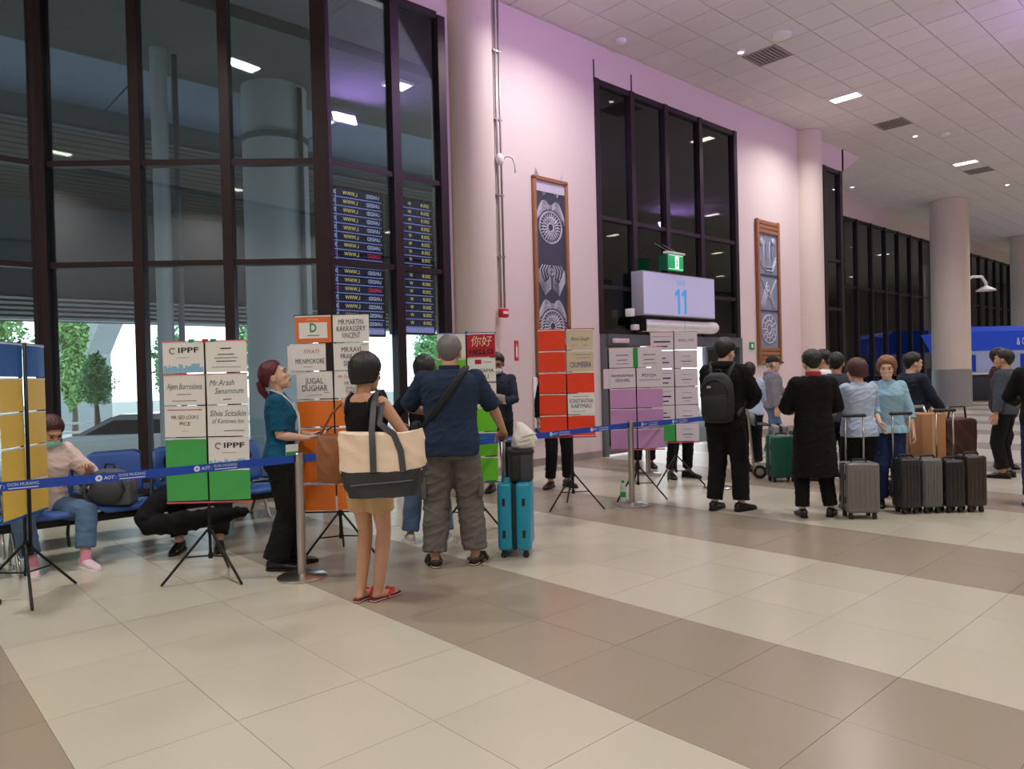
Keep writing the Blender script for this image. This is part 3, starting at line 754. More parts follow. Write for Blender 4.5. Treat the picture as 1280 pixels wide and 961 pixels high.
# man in navy polo
p = Fig('heavy-set grey-haired man in navy polo shirt and grey cargo trousers, hand on a suitcase', (3.44, 4.51), -4, 1.77, w=1.13, d=1.12, skin='tan', belly=.06, head=(-4, 12),
        ll=(-.145 + .29, .02, .09, 14), rl=(-.165, -.01, .09, -24), la=(.20, -.34, 1.16), lp=(.9, .1, -.6), ra=(-.43, -.26, .965), rp=(-.5, .7, -.1), vox=.0095)
p.body({-1: ((0, -.6, -.5), (0, -.3, -1), 1.5)})
p.top(NAVY, 'polo_shirt', .83, .98, .028, 1.22, .12, .008)
p.collar(NAVY, 1.462, .083, .045)
p.legs(CARGO, 'cargo_trousers', 1.95, (.112, .098, .094, .088), .95, .016, .011)
for sd in (1, -1):
    def pocket(bm, sd=sd):
        c = p.hp[sd] * .28 + p.kn[sd] * .72
        box(bm, c.x + sd * .10 - .02, c.x + sd * .10 + .022, c.y - .06, c.y + .085, c.z - .09, c.z + .08, .012)
    p.part('cargo_pocket', CARGO, pocket)
    def seam(bm, sd=sd):
        c = p.kn[sd]; tube(bm, [c + Vector((.098 * 1.09 * math.cos(t), .098 * 1.09 * math.sin(t), -.06 + .012 * math.sin(t))) for t in [2 * math.pi * k / 20 for k in range(21)]], .007, 6, False)
    p.part('zip_seam', mat('zip_dark', (72, 70, 68), .6), seam)
p.hair(HAIR['grey'], 64, 102, 150, .34, .010, 1.0, 5)
p.shoes(SUEDE, style='sandal')
MAN = p
cb = p.carry('crossbody_bag', 'black crossbody bag with a strap over the navy polo', 'bag')
def sling(bm):
    ptl = []
    for t in range(17):
        q = t / 16; x = -.115 + .37 * q; z = 1.475 - .50 * q
        hx, hy, yo = p.ringz(z); hx = hx * 1.13 + .035; yy = (hy * 1.1 * 1.13 + .040) * math.sqrt(max(.04, 1 - min(.98, abs(x) / hx) ** 2.4)) + yo
        ptl.append(p.T((x, yy if q < .96 else yy * .6, z)))
    tube(bm, ptl, .026, 8, True, (Vector((0, 1, 0)), .22))
    tube(bm, [p.T((-.115, .075, 1.477)), p.T((-.13, .0, 1.50)), p.T((-.11, -.09, 1.45))], .026, 8, True, (Vector((0, 0, 1)), .25))
bm = bmesh.new(); sling(bm); bm_obj('strap', bm, mat('strap_black', (24, 26, 34), .7), cb, True)
bm = bmesh.new(); c = p.T((.265, -.03, 1.0)); box(bm, c.x - .035, c.x + .035, c.y - .11, c.y + .11, c.z - .11, c.z + .09, .025); bm_obj('pouch', bm, MATS['strap_black'], cb, True)

# staff woman in teal polo
p = Fig('staff woman with maroon ponytail in teal polo and black trousers, looking up with a phone', (2.49, 5.445), 78, 1.60, True, w=1.06, skin='light', head=(0, -20),
        ll=(.07, -.06, .09, 12), rl=(-.09, .05, .09, -14), la=(.06, -.25, 1.12), ra=(-.07, -.23, 1.10), rp=(-.5, .8, -.5), lp=(.5, .8, -.5), vox=.0095)
p.body({1: ((-.15, -1, .1), (-.4, 0, .9), .5), -1: ((.15, -1, .12), (.4, 0, .9), .5)})
p.top(TEAL, 'polo_shirt', .93, .88, .017, 1.22, .0, .006)
p.collar(TEAL, 1.452, .068, .045)
p.legs(BLK, 'trousers', 1.99, (.104, .084, .092, .108), .985, .012, .006)
p.hair(HAIR['red'], 58, 104, 140, .3, .012, 1.0, 8)
def pony(bm): tube(bm, [p.Hd((0, .085, .01)), p.Hd((0, .125, -.01)), p.Hd((0, .13, -.06)), p.Hd((0, .115, -.12)), p.Hd((0, .11, -.16))], [.024, .036, .034, .024, .010], 10)
p.part('ponytail', HAIR['red'], pony)
p.shoes(LEATH)
STAFF = p
def badge(bm): box(bm, -.04, .04, -.205, -.200, .955, 1.055)
lan = p.carry('lanyard_badge', 'white lanyard with a green and white badge on the teal polo', 'badge')
bm = bmesh.new()
for sd in (1, -1): tube(bm, [p.T((0, .10, 1.49)), p.T((sd * .06, .06, 1.50)), p.T((sd * .088, -.03, 1.462)), p.T((sd * .075, -.105, 1.38)), p.T((sd * .05, -.148, 1.28)), p.T((sd * .02, -.155, 1.15)), p.T((-.10 + sd * .01, -.15, 1.06))], .009, 6, True)
bm_obj('neck_cord', bm, mat('lanyard_white', (226, 228, 232), .7), lan, True)
boxo('card', -.055, .055, -.198, -.190, .94, 1.06, mat('badge_white', (226, 232, 226), .5), lan, 0, rot=(0, 0, R_(-58)))
boxo('card_stripe', -.055, .055, -.2005, -.197, .95, 1.0, mat('badge_green', (40, 150, 80), .5), lan, 0, rot=(0, 0, R_(-58)))
ph = empty('smartphone', p.W((0, -.35, 1.15)), p.root.rotation_euler.z, 'black smartphone held by the staff woman in teal', 'phone')
bm = bmesh.new(); box(bm, -.036, .036, -.075, .075, -.005, .005, .003); o = bm_obj('phone_case', bm, M_BLKPL, ph, True, auto=40); o.rotation_euler = (R_(-20), 0, 0)
bm = bmesh.new(); box(bm, -.032, .032, -.07, .07, .0052, .006); o = bm_obj('phone_screen', bm, mat('phone_screen', (14, 16, 22), .1), ph); o.rotation_euler = (R_(-20), 0, 0)

# person in jeans on the far side of the man
p = Fig('dark-haired person in jeans and sneakers standing in front of the man in navy', (3.78, 5.32), -6, 1.63, True, w=.95, skin='tan', ll=(.17, .0, .09, 10), rl=(-.16, .05, .09, -10), la=(.24, -.16, 1.12), ra=(-.03, -.24, 1.1), rp=(-.25, .6, -.7), vox=.011)
p.body(eyes=False); p.top(BLK, 'jacket', .82, 1.9, .022, 1.2); p.legs(JEAN, 'jeans', 1.95, (.105, .092, .09, .088)); p.hair(HAIR['dark'], 66, 140, 160, .1, .018, 1.03, 2); p.shoes(SNK, M_WHITE)

# masked man with papers
p = Fig('man in dark uniform and white face mask reading papers beside the round column', (6.06, 6.95), 188, 1.74, w=1.0, skin='brown', head=(0, 16), la=(.10, -.32, 1.14), ra=(-.16, -.30, 1.12), vox=.0115)
p.body({1: ((-.5, -1, 0), (-.3, 0, .9), .7), -1: ((.5, -1, 0), (.3, 0, .9), .7)}, mouth=False)
p.top(NAVJ, 'uniform_shirt', .86, 1.85, .018, 1.12); p.legs(BLK); p.hair(HAIR['black'], 66, 102, 150, seed=4); p.shoes(LEATH); p.collar(NAVJ)
p.part('face_mask', mat('mask_white', (226, 226, 224), .8), lambda bm: ellipsoid(bm, p.Hd((0, -.058, -.058)), (.062, .056, .046), 14, 9, p.hR))
def glasses(bm, p=None):
    for sd in (1, -1):
        tube(bm, [p.Hd((sd * (.032 + .022 * math.cos(t)), -.108 + .006 * abs(math.cos(t)), .006 + .017 * math.sin(t))) for t in [2 * math.pi * k / 14 for k in range(15)]], .0025, 5, False)
        tube(bm, [p.Hd((sd * .054, -.10, .01)), p.Hd((sd * .082, .0, .012))], .0025, 5)
    tube(bm, [p.Hd((-.012, -.11, .01)), p.Hd((.012, -.11, .01))], .0025, 5)
p.part('spectacles', M_BLACK, lambda bm: glasses(bm, p))
MASK = p
def paper(name, c, rz, tilt, label, m, sx=.105, sy=.148, curve=.02):
    e = empty(name, c, rz, label, 'paper')
    for q in range(2):
        bm = bmesh.new(); n = 8; g = [[bm.verts.new((-sx + 2 * sx * i / n, sy * (2 * j - 1), curve * math.sin(math.pi * i / n) * (1 + q * .3) + q * .004)) for i in range(n + 1)] for j in range(2)]
        for i in range(n): bm.faces.new((g[0][i], g[0][i + 1], g[1][i + 1], g[1][i]))
        bmesh.ops.solidify(bm, geom=bm.faces[:], thickness=.002); o = bm_obj('sheet', bm, m, e, True, auto=40); o.rotation_euler = (R_(tilt), 0, R_(q * 9))
paper('papers', MASK.W((-.02, -.44, 1.17)), MASK.root.rotation_euler.z, -28, 'white paper sheets held by the masked man', mat('paper_white', (232, 228, 224), .8), .17, .12)

def plain(label, loc, phi, H, top, leg, hairm, female=False, sleeve=1.9, hem=.86, shoe=LEATH, eyes=True, hair=(66, 102, 152), **kw):
    f = Fig(label, loc, phi, H, female, **kw); f.body(eyes=eyes)
    f.top(top, 'jacket' if sleeve > 1.5 else 'shirt', hem, sleeve, .02, 1.18); f.legs(leg); f.hair(hairm, *hair, seed=len(bpy.data.objects) % 17); f.shoes(shoe); return f
plain('person in black trousers standing right behind the red sign board', (6.78, 6.62), 172, 1.72, BLK, BLK, HAIR['black'], ll=(.12, .02, .09, 20), rl=(-.12, -.03, .09, -30))
plain('person in black trousers standing behind the lilac sign board', (9.0, 6.96), 180, 1.70, BLK, BLK, HAIR['black'])
plain('person in black suit standing behind the white sign board with green pockets', (8.42, 5.92), 168, 1.72, BLK, BLK, HAIR['black'], ll=(.13, .0, .09, 30), rl=(-.13, -.02, .09, -10))

# man with backpack
p = Fig('young man in black hooded jacket and black trousers wearing a backpack', (6.74, 4.15), 34, 1.77, w=1.04, skin='light', head=(-14, 8), ll=(.12, .03, .09, -4), rl=(-.14, -.02, .09, -22), la=(.10, -.30, 1.08), ra=(-.14, -.30, 1.06), rp=(-.9, .4, -.2), vox=.0105)
p.body(); p.top(BLK, 'jacket', .84, 1.9, .034, 1.38, .05, .009); p.legs(BLK, 'trousers', 1.95, (.11, .092, .086, .082)); p.hair(HAIR['black'], 70, 103, 146, .38, .018, 1.0, 6); p.shoes(LEATH)
def hood(bm): tube(bm, [p.T((-.1, -.04, 1.47)), p.T((-.11, .05, 1.475)), p.T((0, .12, 1.47)), p.T((.11, .05, 1.475)), p.T((.1, -.04, 1.47))], [.02, .04, .052, .04, .02], 10)
p.part('hood', BLK, hood)
BPM = p
bp = p.carry('backpack', 'black rounded backpack on the back of the young man in black', 'backpack')
M_BP = mat('backpack_black', (30, 30, 34), .65, 0, 0, 0, .04, 200)
bm = bmesh.new()
rings = []
for z, hx, hy in ((.90, .09, .05), (.92, .145, .085), (1.0, .16, .10), (1.15, .165, .105), (1.28, .155, .095), (1.36, .12, .075), (1.40, .06, .04)):
    rings.append([p.T((hx * abs(math.cos(a)) ** .7 * (1 if math.cos(a) > 0 else -1), .235 + hy * abs(math.sin(a)) ** .8 * (1 if math.sin(a) > 0 else -1), z)) for a in [2 * math.pi * k / 24 for k in range(24)]])
loft(bm, rings); bpb = bm_obj('main_compartment', bm, M_BP, bp, True)
bm = bmesh.new(); loft(bm, [[p.T((hx * math.cos(a), .325 + hy * math.sin(a), z)) for a in [2 * math.pi * k / 20 for k in range(20)]] for z, hx, hy in ((.94, .10, .02), (.96, .125, .04), (1.1, .13, .045), (1.17, .12, .03), (1.19, .09, .01))]); bm_obj('front_pocket', bm, M_BP, bp, True)
bm = bmesh.new()
for sd in (1, -1): tube(bm, [p.T((sd * .09, .15, 1.38)), p.T((sd * .115, .06, 1.495)), p.T((sd * .125, -.06, 1.455)), p.T((sd * .15, -.145, 1.3)), p.T((sd * .18, -.08, 1.1)), p.T((sd * .17, .13, .98))], .026, 8, True, (Vector((0, 1, 0)), .6))
bm_obj('shoulder_straps', bm, M_BP, bp, True)
bm = bmesh.new(); tube(bm, [p.T((-.03, .19, 1.39)), p.T((-.025, .2, 1.43)), p.T((.025, .2, 1.43)), p.T((.03, .19, 1.39))], .009, 6); bm_obj('grab_handle', bm, M_BP, bp, True)
bm = bmesh.new(); c = p.T((.05, .345, 1.26)); box(bm, c.x - .018, c.x + .018, c.y - .012, c.y + .006, c.z - .012, c.z + .012); bm_obj('logo_patch', bm, mat('patch_grey', (170, 170, 172), .5), bp)
zp = [p.T((.14 * math.cos(t), .325 + .01 * math.sin(t), 1.17 + .16 * math.sin(t))) for t in [math.pi * k / 14 for k in range(15)]]
bm = bmesh.new(); tube(bm, zp, .006, 6); bm_obj('zip', bm, M_BLKPL, bp, True)

p = plain('dark-haired woman in light blue shirt and black trousers behind the backpack man', (9.76, 5.60), 8, 1.55, LBLUE, BLK, HAIR['dark'], True, 1.2, .88, SNK, False, (66, 140, 150, .1), w=1.18, la=(.1, -.3, 1.1), ra=(-.1, -.3, 1.1))
p = Fig('man in black cap, grey hoodie and jeans walking past the second carved panel', (11.1, 5.96), 92, 1.65, skin='light', w=1.05, head=(0, 6), la=(.22, -.38, 1.02), ra=(-.24, .02, .84), ll=(.10, -.16, .09, 0), rl=(-.1, .14, .09, 0))
p.body(); p.top(GREYH, 'hoodie', .86, 1.9, .026, 1.25, 0, .008); p.legs(JEAN, 'jeans'); p.shoes(SNK, M_WHITE)
p.part('hood', GREYH, lambda bm: tube(bm, [p.T((-.08, -.05, 1.46)), p.T((-.1, .05, 1.47)), p.T((0, .11, 1.45)), p.T((.1, .05, 1.47)), p.T((.08, -.05, 1.46))], [.02, .036, .05, .036, .02], 10))
cp = p.hair(mat('cap_black', (24, 24, 28), .8), 76, 80, 96, 0, .014, 1.03, 0, 'cap')
def brim(bm):
    out = [p.Hd((x, -.085 - .075 * math.sqrt(max(0, 1 - (x / .075) ** 2)), .052 - .02 * (1 - abs(x) / .075))) for x in [-.075 + .15 * k / 12 for k in range(13)]] + [p.Hd((.06, -.07, .06)), p.Hd((-.06, -.07, .06))]
    loft(bm, [[v + Vector((0, 0, z)) for v in out] for z in (0, .008)])
p.part('cap_brim', MATS['cap_black'], brim, True, cp)
p.part('sideburns', HAIR['grey'], lambda bm: [ellipsoid(bm, p.Hd((sd * .07, .045, -.02)), (.012, .04, .04), 8, 6, p.hR) for sd in (1, -1)])

# man in long black coat
p = Fig('man in long black coat with a red collar, seen from behind', (6.98, 3.33), 4, 1.62, w=1.0, skin='light', head=(-4, 14), la=(.16, -.28, 1.12), ra=(-.16, -.28, 1.12), lp=(.6, .6, -.6), rp=(-.6, .6, -.6), ll=(.13, .0, .09, -2), rl=(-.17, -.03, .09, -28), vox=.0105)
p.body(); p.legs(BLK, 'trousers', 1.95, (.1, .085, .076, .072)); p.shoes(LEATH); p.hair(HAIR['black'], 68, 102, 146, .4, .016, 1.02, 11)
bm = bmesh.new()
rings = []
for z, fx, fy in ((.42, 1.22, 1.5), (.55, 1.17, 1.4), (.7, 1.12, 1.28), (.86, 1.08, 1.15), (1.0, 1.06, 1.1), (1.1, 1.06, 1.08), (1.2, 1.04, 1.05), (1.3, 1.02, 1.03), (1.37, 1.0, 1), (1.42, 1, 1), (1.45, 1, 1), (1.475, 1.05, 1.05)):
    r = p.tring(max(z, .93), .024, 28, fx, fy)
    rings.append([v + Vector((0, 0, min(0, z - .93))) for v in r])
loft(bm, rings)
for sd in (1, -1):
    fs_, pp = p.path(p.sh[sd] + Vector((-sd * .02, 0, 0)), p.el[sd], p.wr[sd], 0, 1.92); tube(bm, pp, [Fig.interp([(0, .082), (1, .072), (2, .052)], f) * 1.1 for f in fs_], 14, False)
    ellipsoid(bm, p.sh[sd] + Vector((-sd * .012, 0, .0)), (.082, .08, .07), 12, 8)
p.cloth('long_coat', voxelize(bm, .0105, 3), BLKC, .007, 3)
p.collar(cloth('red_collar', (168, 60, 66)), 1.468, .080, .05)

p = plain('man in white shirt facing the man in the dark jacket', (9.37, 4.33), -62, 1.68, WHT, BLK, HAIR['black'], eyes=True, head=(0, 4), la=(.1, -.3, 1.1), ra=(-.1, -.3, 1.1))
p = plain('dark-haired man in dark grey jacket behind the woman in the pale blue blouse', (8.70, 3.86), 20, 1.62, cloth('charcoal', (64, 68, 78)), BLK, HAIR['black'], w=1.05, head=(-12, 4))
p = Fig('brown-haired woman in pale blue blouse and black trousers, seen from behind', (7.61, 3.16), -4, 1.52, True, w=1.1, skin='light', head=(16, 6), la=(.16, -.34, 1.14), ra=(-.22, -.36, 1.12), ll=(.11, 0, .09, 5), rl=(-.11, 0, .09, -8), vox=.0105)
p.body(); p.top(LBLUE, 'blouse', .85, 1.25, .024, 1.25, .12, .011); p.legs(BLK, 'trousers', 1.95, (.108, .09, .084, .082)); p.hair(HAIR['maroon'], 66, 138, 150, .1, .02, 1.04, 9); p.shoes(LEATH)
p = Fig('smiling woman with short brown hair in sky blue peplum sweater and dark jeans', (8.00, 3.02), 200, 1.54, True, w=1.0, skin='light', head=(-10, 6), la=(.26, -.06, .86), ra=(-.12, -.30, 1.0), ll=(.09, 0, .09, 8), rl=(-.09, 0, .09, -8), vox=.0105)
p.body(); p.top(SKY, 'sweater', .90, 1.45, .02, 1.2, .0, .006); p.legs(JEAND, 'jeans', 1.95, (.1, .084, .078, .08)); p.hair(HAIR['brown'], 66, 134, 146, .08, .022, 1.03, 12); p.shoes(LEATH)
def frill(bm):
    rings = []
    for z, o, am in ((.95, .022, 0), (.92, .034, .006), (.88, .05, .014), (.86, .055, .017), (.86, .045, .015), (.93, .018, 0)):
        r = p.tring(z, o, 60); c = sum(r, Vector()) / 60; rings.append([v + (v - c).normalized() * am * math.sin(i * 60 / 60 * 2 * math.pi * 14 / 60 * 1.0) for i, v in enumerate(r)])
    loft(bm, rings, False)
p.part('peplum_hem', SKY, frill)
p.part('smile', M_WHITE, lambda bm: ellipsoid(bm, p.Hd((0, -.0995, -.059)), (.019, .005, .0045), 8, 6, p.hR))
p = Fig('man with glasses in dark navy jacket beside the luggage trolley', (9.45, 3.28), 84, 1.60, w=1.12, skin='light', head=(-6, 4), la=(.1, -.32, 1.0), ra=(-.16, -.30, 1.0), vox=.011)
p.body(); p.top(NAVJ, 'jacket', .82, 1.9, .026, 1.25); p.legs(BLK); p.hair(HAIR['black'], 66, 102, 152, seed=14); p.shoes(LEATH); p.part('spectacles', M_BLACK, lambda bm: glasses(bm, p))
plain('person in black jacket and dark blue jeans past the row of dark suitcases', (8.80, 1.86), 30, 1.66, BLK, JEAND, HAIR['black'], shoe=SNK, w=1.1, la=(.2, -.3, 1.1))
plain('person in charcoal jacket standing near the blue counters', (10.9, 2.70), -40, 1.62, cloth('slate', (70, 76, 86)), BLK, HAIR['dark'], w=1.1)
plain('person in dark maroon jacket standing near the blue counters', (11.9, 3.0), 120, 1.66, cloth('dark_maroon', (60, 40, 44)), BLK, HAIR['black'])

# person seated on the blue seats
p = Fig('seated person in cream top, jeans and pink socks wearing a green face mask', (1.17, 7.04), 128, 1.62, True, w=1.05, skin='tan', hipz=.52, lean=10, head=(8, 22), vox=.0105,
        ll=(.13, -.50, .09, 4), rl=(-.22, -.36, .09, -20), la=(.22, -.36, .86), lp=(.6, .4, -.6), ra=(-.12, -.32, .74), lk=(.3, -.4, 1), rk=(-.4, -.4, 1))
p.body(mouth=False); p.top(CREAM, 'blouse', .86, 1.1, .024, 1.4, 0, .01); p.legs(JEAN, 'jeans', 1.78, (.105, .088, .08, .078)); p.hair(HAIR['maroon'], 62, 138, 160, .1, .016, 1.03, 5)
p.part('face_mask', mat('mask_green', (140, 204, 190), .8), lambda bm: ellipsoid(bm, p.Hd((0, -.058, -.058)), (.062, .056, .046), 14, 9, p.hR))
p.shoes(mat('sneaker_pink', (214, 188, 194), .7), M_WHITE)
for sd in (1, -1):
    p.part('sock', mat('sock_pink', (226, 150, 176), .9), lambda bm: tube(bm, [p.an[sd] + (p.kn[sd] - p.an[sd]).normalized() * .06, p.an[sd], p.an[sd] - Vector((0, 0, .03))], .043, 12))
SEATED = p
# person reclining in black behind the first sign board
p = Fig('seated person in black jacket and white shirt half hidden behind the green and white board', (2.48, 7.02), 165, 1.70, w=1.05, skin='tan', hipz=.52, lean=-6, head=(10, 8), ll=(.16, -.55, .09, 6), rl=(-.18, -.5, .09, -8), la=(.26, -.2, .72), ra=(-.24, -.22, .72), vox=.0115, lk=(.3, -.4, 1), rk=(-.3, -.4, 1))
p.body(); p.top(WHT, 'shirt', .86, .5, .014, 1.05); p.top(BLK, 'jacket', .84, 1.9, .03, 1.25, 0, .008, 1.45); p.legs(BLK); p.hair(HAIR['black'], 66, 102, 152, seed=3); p.shoes(LEATH)

# ------------------------------------------------------------------ sign boards on tripods
def face(phi):
    h = FW * math.cos(R_(phi)) + RT * math.sin(R_(phi)); return math.atan2(h.x, -h.y)
INK = mat('ink_black', (34, 32, 36), .7); INKB = mat('ink_blue', (52, 66, 128), .7); INKR = mat('ink_red', (190, 70, 80), .7); INKG = mat('ink_grey', (120, 118, 124), .7); INKT = mat('ink_teal', (78, 110, 112), .7)
PAP = mat('sheet_paper', (238, 236, 232), .45, 0, 3, .02); PAPL = mat('sheet_lilac_white', (226, 216, 228), .4)
def film(name, col): return mat(name, col, .32, 0, 2.5, .08, .10, 9, .6)
SH = dict(w=PAP, v=PAPL, g=film('pocket_green', (66, 172, 84)), o=film('pocket_orange', (240, 124, 40)), r=film('pocket_red', (238, 64, 28)), p=film('pocket_lilac', (202, 150, 206)), y=film('pocket_yellow', (232, 196, 88)), b=film('pocket_blue', (44, 96, 168)), l=film('pocket_lime', (112, 208, 50)))
M_SLV = mat('clear_sleeve_edge', (226, 226, 228), .2, 0, 0, 0, 0)
class Board:
    def __init__(s, label, loc, phi, top, pitch, nrow, edge=None, colw=.30, ang=0, foot=.33, dx=0, cat='sign board', gap=.018):
        s.e = empty('sign_board', (loc[0], loc[1], 0), face(phi), label, cat); s.top = top; s.pitch = pitch; s.cw = colw; s.dx = dx; s.gap = gap
        bm = bmesh.new(); cyl(bm, (0, .004), .011, .16, top + .025, 12); cyl(bm, (0, .004), .017, .34, .40, 12); cyl(bm, (0, .004), .016, .16, .2, 12); cyl(bm, (0, .004), .015, .92, .97, 12); bm_obj('post', bm, M_BLACK, s.e, True, auto=40)
        for k in range(3):
            a = R_(ang + 120 * k); d = Vector((math.cos(a), math.sin(a), 0))
            bm = bmesh.new(); tube(bm, [d * .018 + Vector((0, .004, .37)), d * foot + Vector((0, .004, .012))], .0095, 8); bm_obj('leg', bm, M_BLACK, s.e, True)
            bm = bmesh.new(); tube(bm, [d * .018 + Vector((0, .004, .18)), d * foot * .52 + Vector((0, .004, .19))], .006, 6); bm_obj('brace', bm, M_BLACK, s.e, True)
        w_ = colw + .008; z0 = top - pitch * nrow
        boxo('top_bar', -w_ + dx, w_ + dx, -.012, .004, top - .004, top + .014, edge or M_BLACK, s.e)
        boxo('bottom_bar', -w_ + dx, w_ + dx, -.010, .004, z0 - .008, z0 + .004, edge or M_BLACK, s.e)
    def sheet(s, c, r, kind, lines=(), n=1, xo=0, zo=0, tilt=0, name='sheet'):
        """c 0/1 column, r row; lines: (text, z fraction, height, ink, width fraction, shear)"""
        h = s.pitch * n - s.gap; w_ = s.cw - .008
        x0 = s.dx + (-s.cw if c == 0 else .006) + xo; z1 = s.top - s.pitch * r - .004 + zo; cx, cz = x0 + w_ / 2, z1 - h / 2
        bm = bmesh.new(); n_ = 6; cols = []
        for k in range(n_ + 1):
            x = -w_ / 2 + w_ * k / n_; y = -.0035 * math.sin(math.pi * k / n_) + random.uniform(-.0008, .0008); cols.append((x, y))
        rings = [[Vector((x, y - .002, -h / 2)) , Vector((x, y - .002, h / 2)), Vector((x, y, h / 2)), Vector((x, y, -h / 2))] for x, y in cols]
        loft(bm, rings)
        o = bm_obj(name, bm, SH.get(kind) if isinstance(kind, str) else kind, s.e, loc=(cx, -.014 - random.random() * .002, cz), rot=(R_(random.uniform(-1.2, .4)), R_(tilt + random.uniform(-.7, .7)), 0))
        # clear sleeve lip along the top
        boxo('sleeve_lip', -w_ / 2, w_ / 2, -.004, -.001, h / 2 - .002, h / 2 + .010, M_SLV, o)
        for t in lines:
            tx, fz, sz, ink, wf = t[:5]; sh = t[5] if len(t) > 5 else 0; xf = t[6] if len(t) > 6 else 0
            if tx.startswith('='):      # a line of print too small to read
                boxo('print_line', -w_ * wf / 2 + xf * w_, w_ * wf / 2 + xf * w_, -.0072, -.0066, fz * h - sz * .14, fz * h + sz * .14, ink, o)
            else:
                lettering(tx, sz, ink, o, (xf * w_, -.0072, fz * h), w_ * wf, shear=sh, bold=t[7] if len(t) > 7 else 0)
        return o
def skyline(o, w_, h, cols, z):
    for i, (m, zz) in enumerate(cols):
        bm = bmesh.new(); rr = random.Random(i * 7 + 3); x = -w_ / 2
        while x < w_ / 2 - .004:
            d = rr.uniform(.008, .02); hh = zz * rr.uniform(.45, 1.0); d = min(d, w_ / 2 - x); box(bm, x, x + d, -.0070 - .0004 * (len(cols) - i), -.0066, z, z + hh); x += d
        bm_obj('skyline_print', bm, m, o)
BL1 = mat('print_sky_blue', (140, 192, 222), .6); BL2 = mat('print_blue', (74, 144, 190), .6)
def ippf(b, c, r):
    o = b.sheet(c, r, 'w', [('IPPF', .26, .055, INK, .50, 0, .13, .0008), ('=', .02, .008, INKG, .34)])
    bm = bmesh.new(); tube(bm, [Vector((-.075 + .022 * math.cos(t), -.0075, .055 + .02 * math.sin(t))) for t in [R_(40 + 25 * k) for k in range(11)]], .0045, 6, True, (Vector((0, 1, 0)), .15)); bm_obj('logo_swirl', bm, INKG, o)
    skyline(o, b.cw - .02, .05, [(BL1, .065), (BL2, .04)], -.103)
# board with the green pockets
PINK = mat('edge_pink', (220, 96, 116), .5)
b = Board('sign board with white notices above green pockets on a black tripod', (1.95, 5.51), 180, 1.75, .2345, 5, PINK, .308, 210, .33, .01)
ippf(b, 0, 0)
b.sheet(1, 0, 'w', [('=', .3, .028, INK, .26), ('=', .1, .02, INK, .40), ('=', -.02, .02, INKG, .56), ('=', -.13, .02, INK, .48), ('=', -.33, .012, INKG, .7)])
b.sheet(0, 1, 'w', [('Ajem Borroslova', .12, .062, INKT, .86, .25), ('=', -.14, .018, INKG, .36), ('=', -.36, .018, INKG, .6)])
b.sheet(1, 1, 'w', [('Mr.Arash', .22, .06, INKT, .60, .25, -.12), ('Senamoum', -.06, .06, INKT, .70, .25, .05), ('=', -.34, .02, INK, .2)])
b.sheet(0, 2, 'w', [('=', .42, .02, INKR, .85), ('MR. SEO LOOP S', .16, .038, INK, .66), ('PICE', -.06, .038, INK, .26), ('=', -.3, .01, INKG, .16)])
b.sheet(1, 2, 'w', [('Silvia Scitalkin', .26, .062, INKT, .88, .25), ('of Kantown Inn', .0, .05, INKT, .78, .25), ('=', -.32, .016, INK, .5, 0, .15)])
b.sheet(0, 3, 'g', n=1); b.sheet(0, 4, 'g')
ippf(b, 1, 3); b.sheet(1, 4, 'g')
boxo('edge_strip', -.30, .32, -.0205, -.0185, 1.75 - .236, 1.75 - .229, PINK, b.e)
for x, m in ((-.09, MATS['badge_green']), (.01, M_RED), (.07, MATS['badge_green'])):
    boxo('clip', x - .018, x + .018, -.022, .012, 1.752, 1.776, m, b.e, .004)
# board with the orange pockets
b = Board('sign board with large printed names above orange pockets', (2.95, 5.38), 180, 1.972, .2275, 7, M_BLACK, .30, 100, .36, -.02)
ORP = mat('print_orange', (232, 120, 56), .5); GRP = mat('print_green', (66, 150, 110), .5)
o = b.sheet(0, 0, ORP); boxo('white_field', -.115, .115, -.0068, -.0062, -.07, .058, PAP, o)
lettering('D', .10, GRP, o, (0, -.0075, .012), .056, bold=.003); boxo('print_line', -.05, .05, -.0076, -.007, -.05, -.043, INKG, o); lettering('of Hotels', .018, PAP, o, (0, -.0075, .083), .09)
b.sheet(1, 0, 'w', [('MR.MARTIN', .26, .062, INK, .68), ('KAKKASSERY', .0, .062, INK, .80), ('VINCENT', -.26, .062, INK, .52)])
b.sheet(0, 1, 'w', [('SWATI', .24, .045, INKR, .44, .2, .1), ('MR.NIMOKORE', -.14, .058, INK, .80, 0, .06), ('=', -.34, .012, INKG, .26)], xo=-.05)
boxo('extra_slip', -.39, -.24, -.0125, -.0115, 1.50, 1.735, PAP, b.e)
b.sheet(1, 1, 'w', [('MR.RAVI', .28, .058, INK, .54), ('PRAKASH', .02, .058, INK, .60), ('SINGH', -.25, .058, INK, .44), ('=', .46, .008, INKG, .2, 0, .36)])
b.sheet(0, 2, 'w', [('JUGAL', .18, .068, INK, .50), ('DUGHAR', -.1, .068, INK, .70), ('=', -.27, .014, INKR, .16, 0, .34), ('=', -.36, .012, INKG, .42)])
b.sheet(1, 2, 'w', [('Mr.Team', .32, .036, INKR, .4, .25, -.2), ('MR.VINCY', .06, .04, INK, .44), ('SHALEY', -.12, .04, INK, .36), ('THOMAS', -.28, .04, INK, .38)])
for r in range(3, 7):
    for c in (0, 1): b.sheet(c, r, 'o')
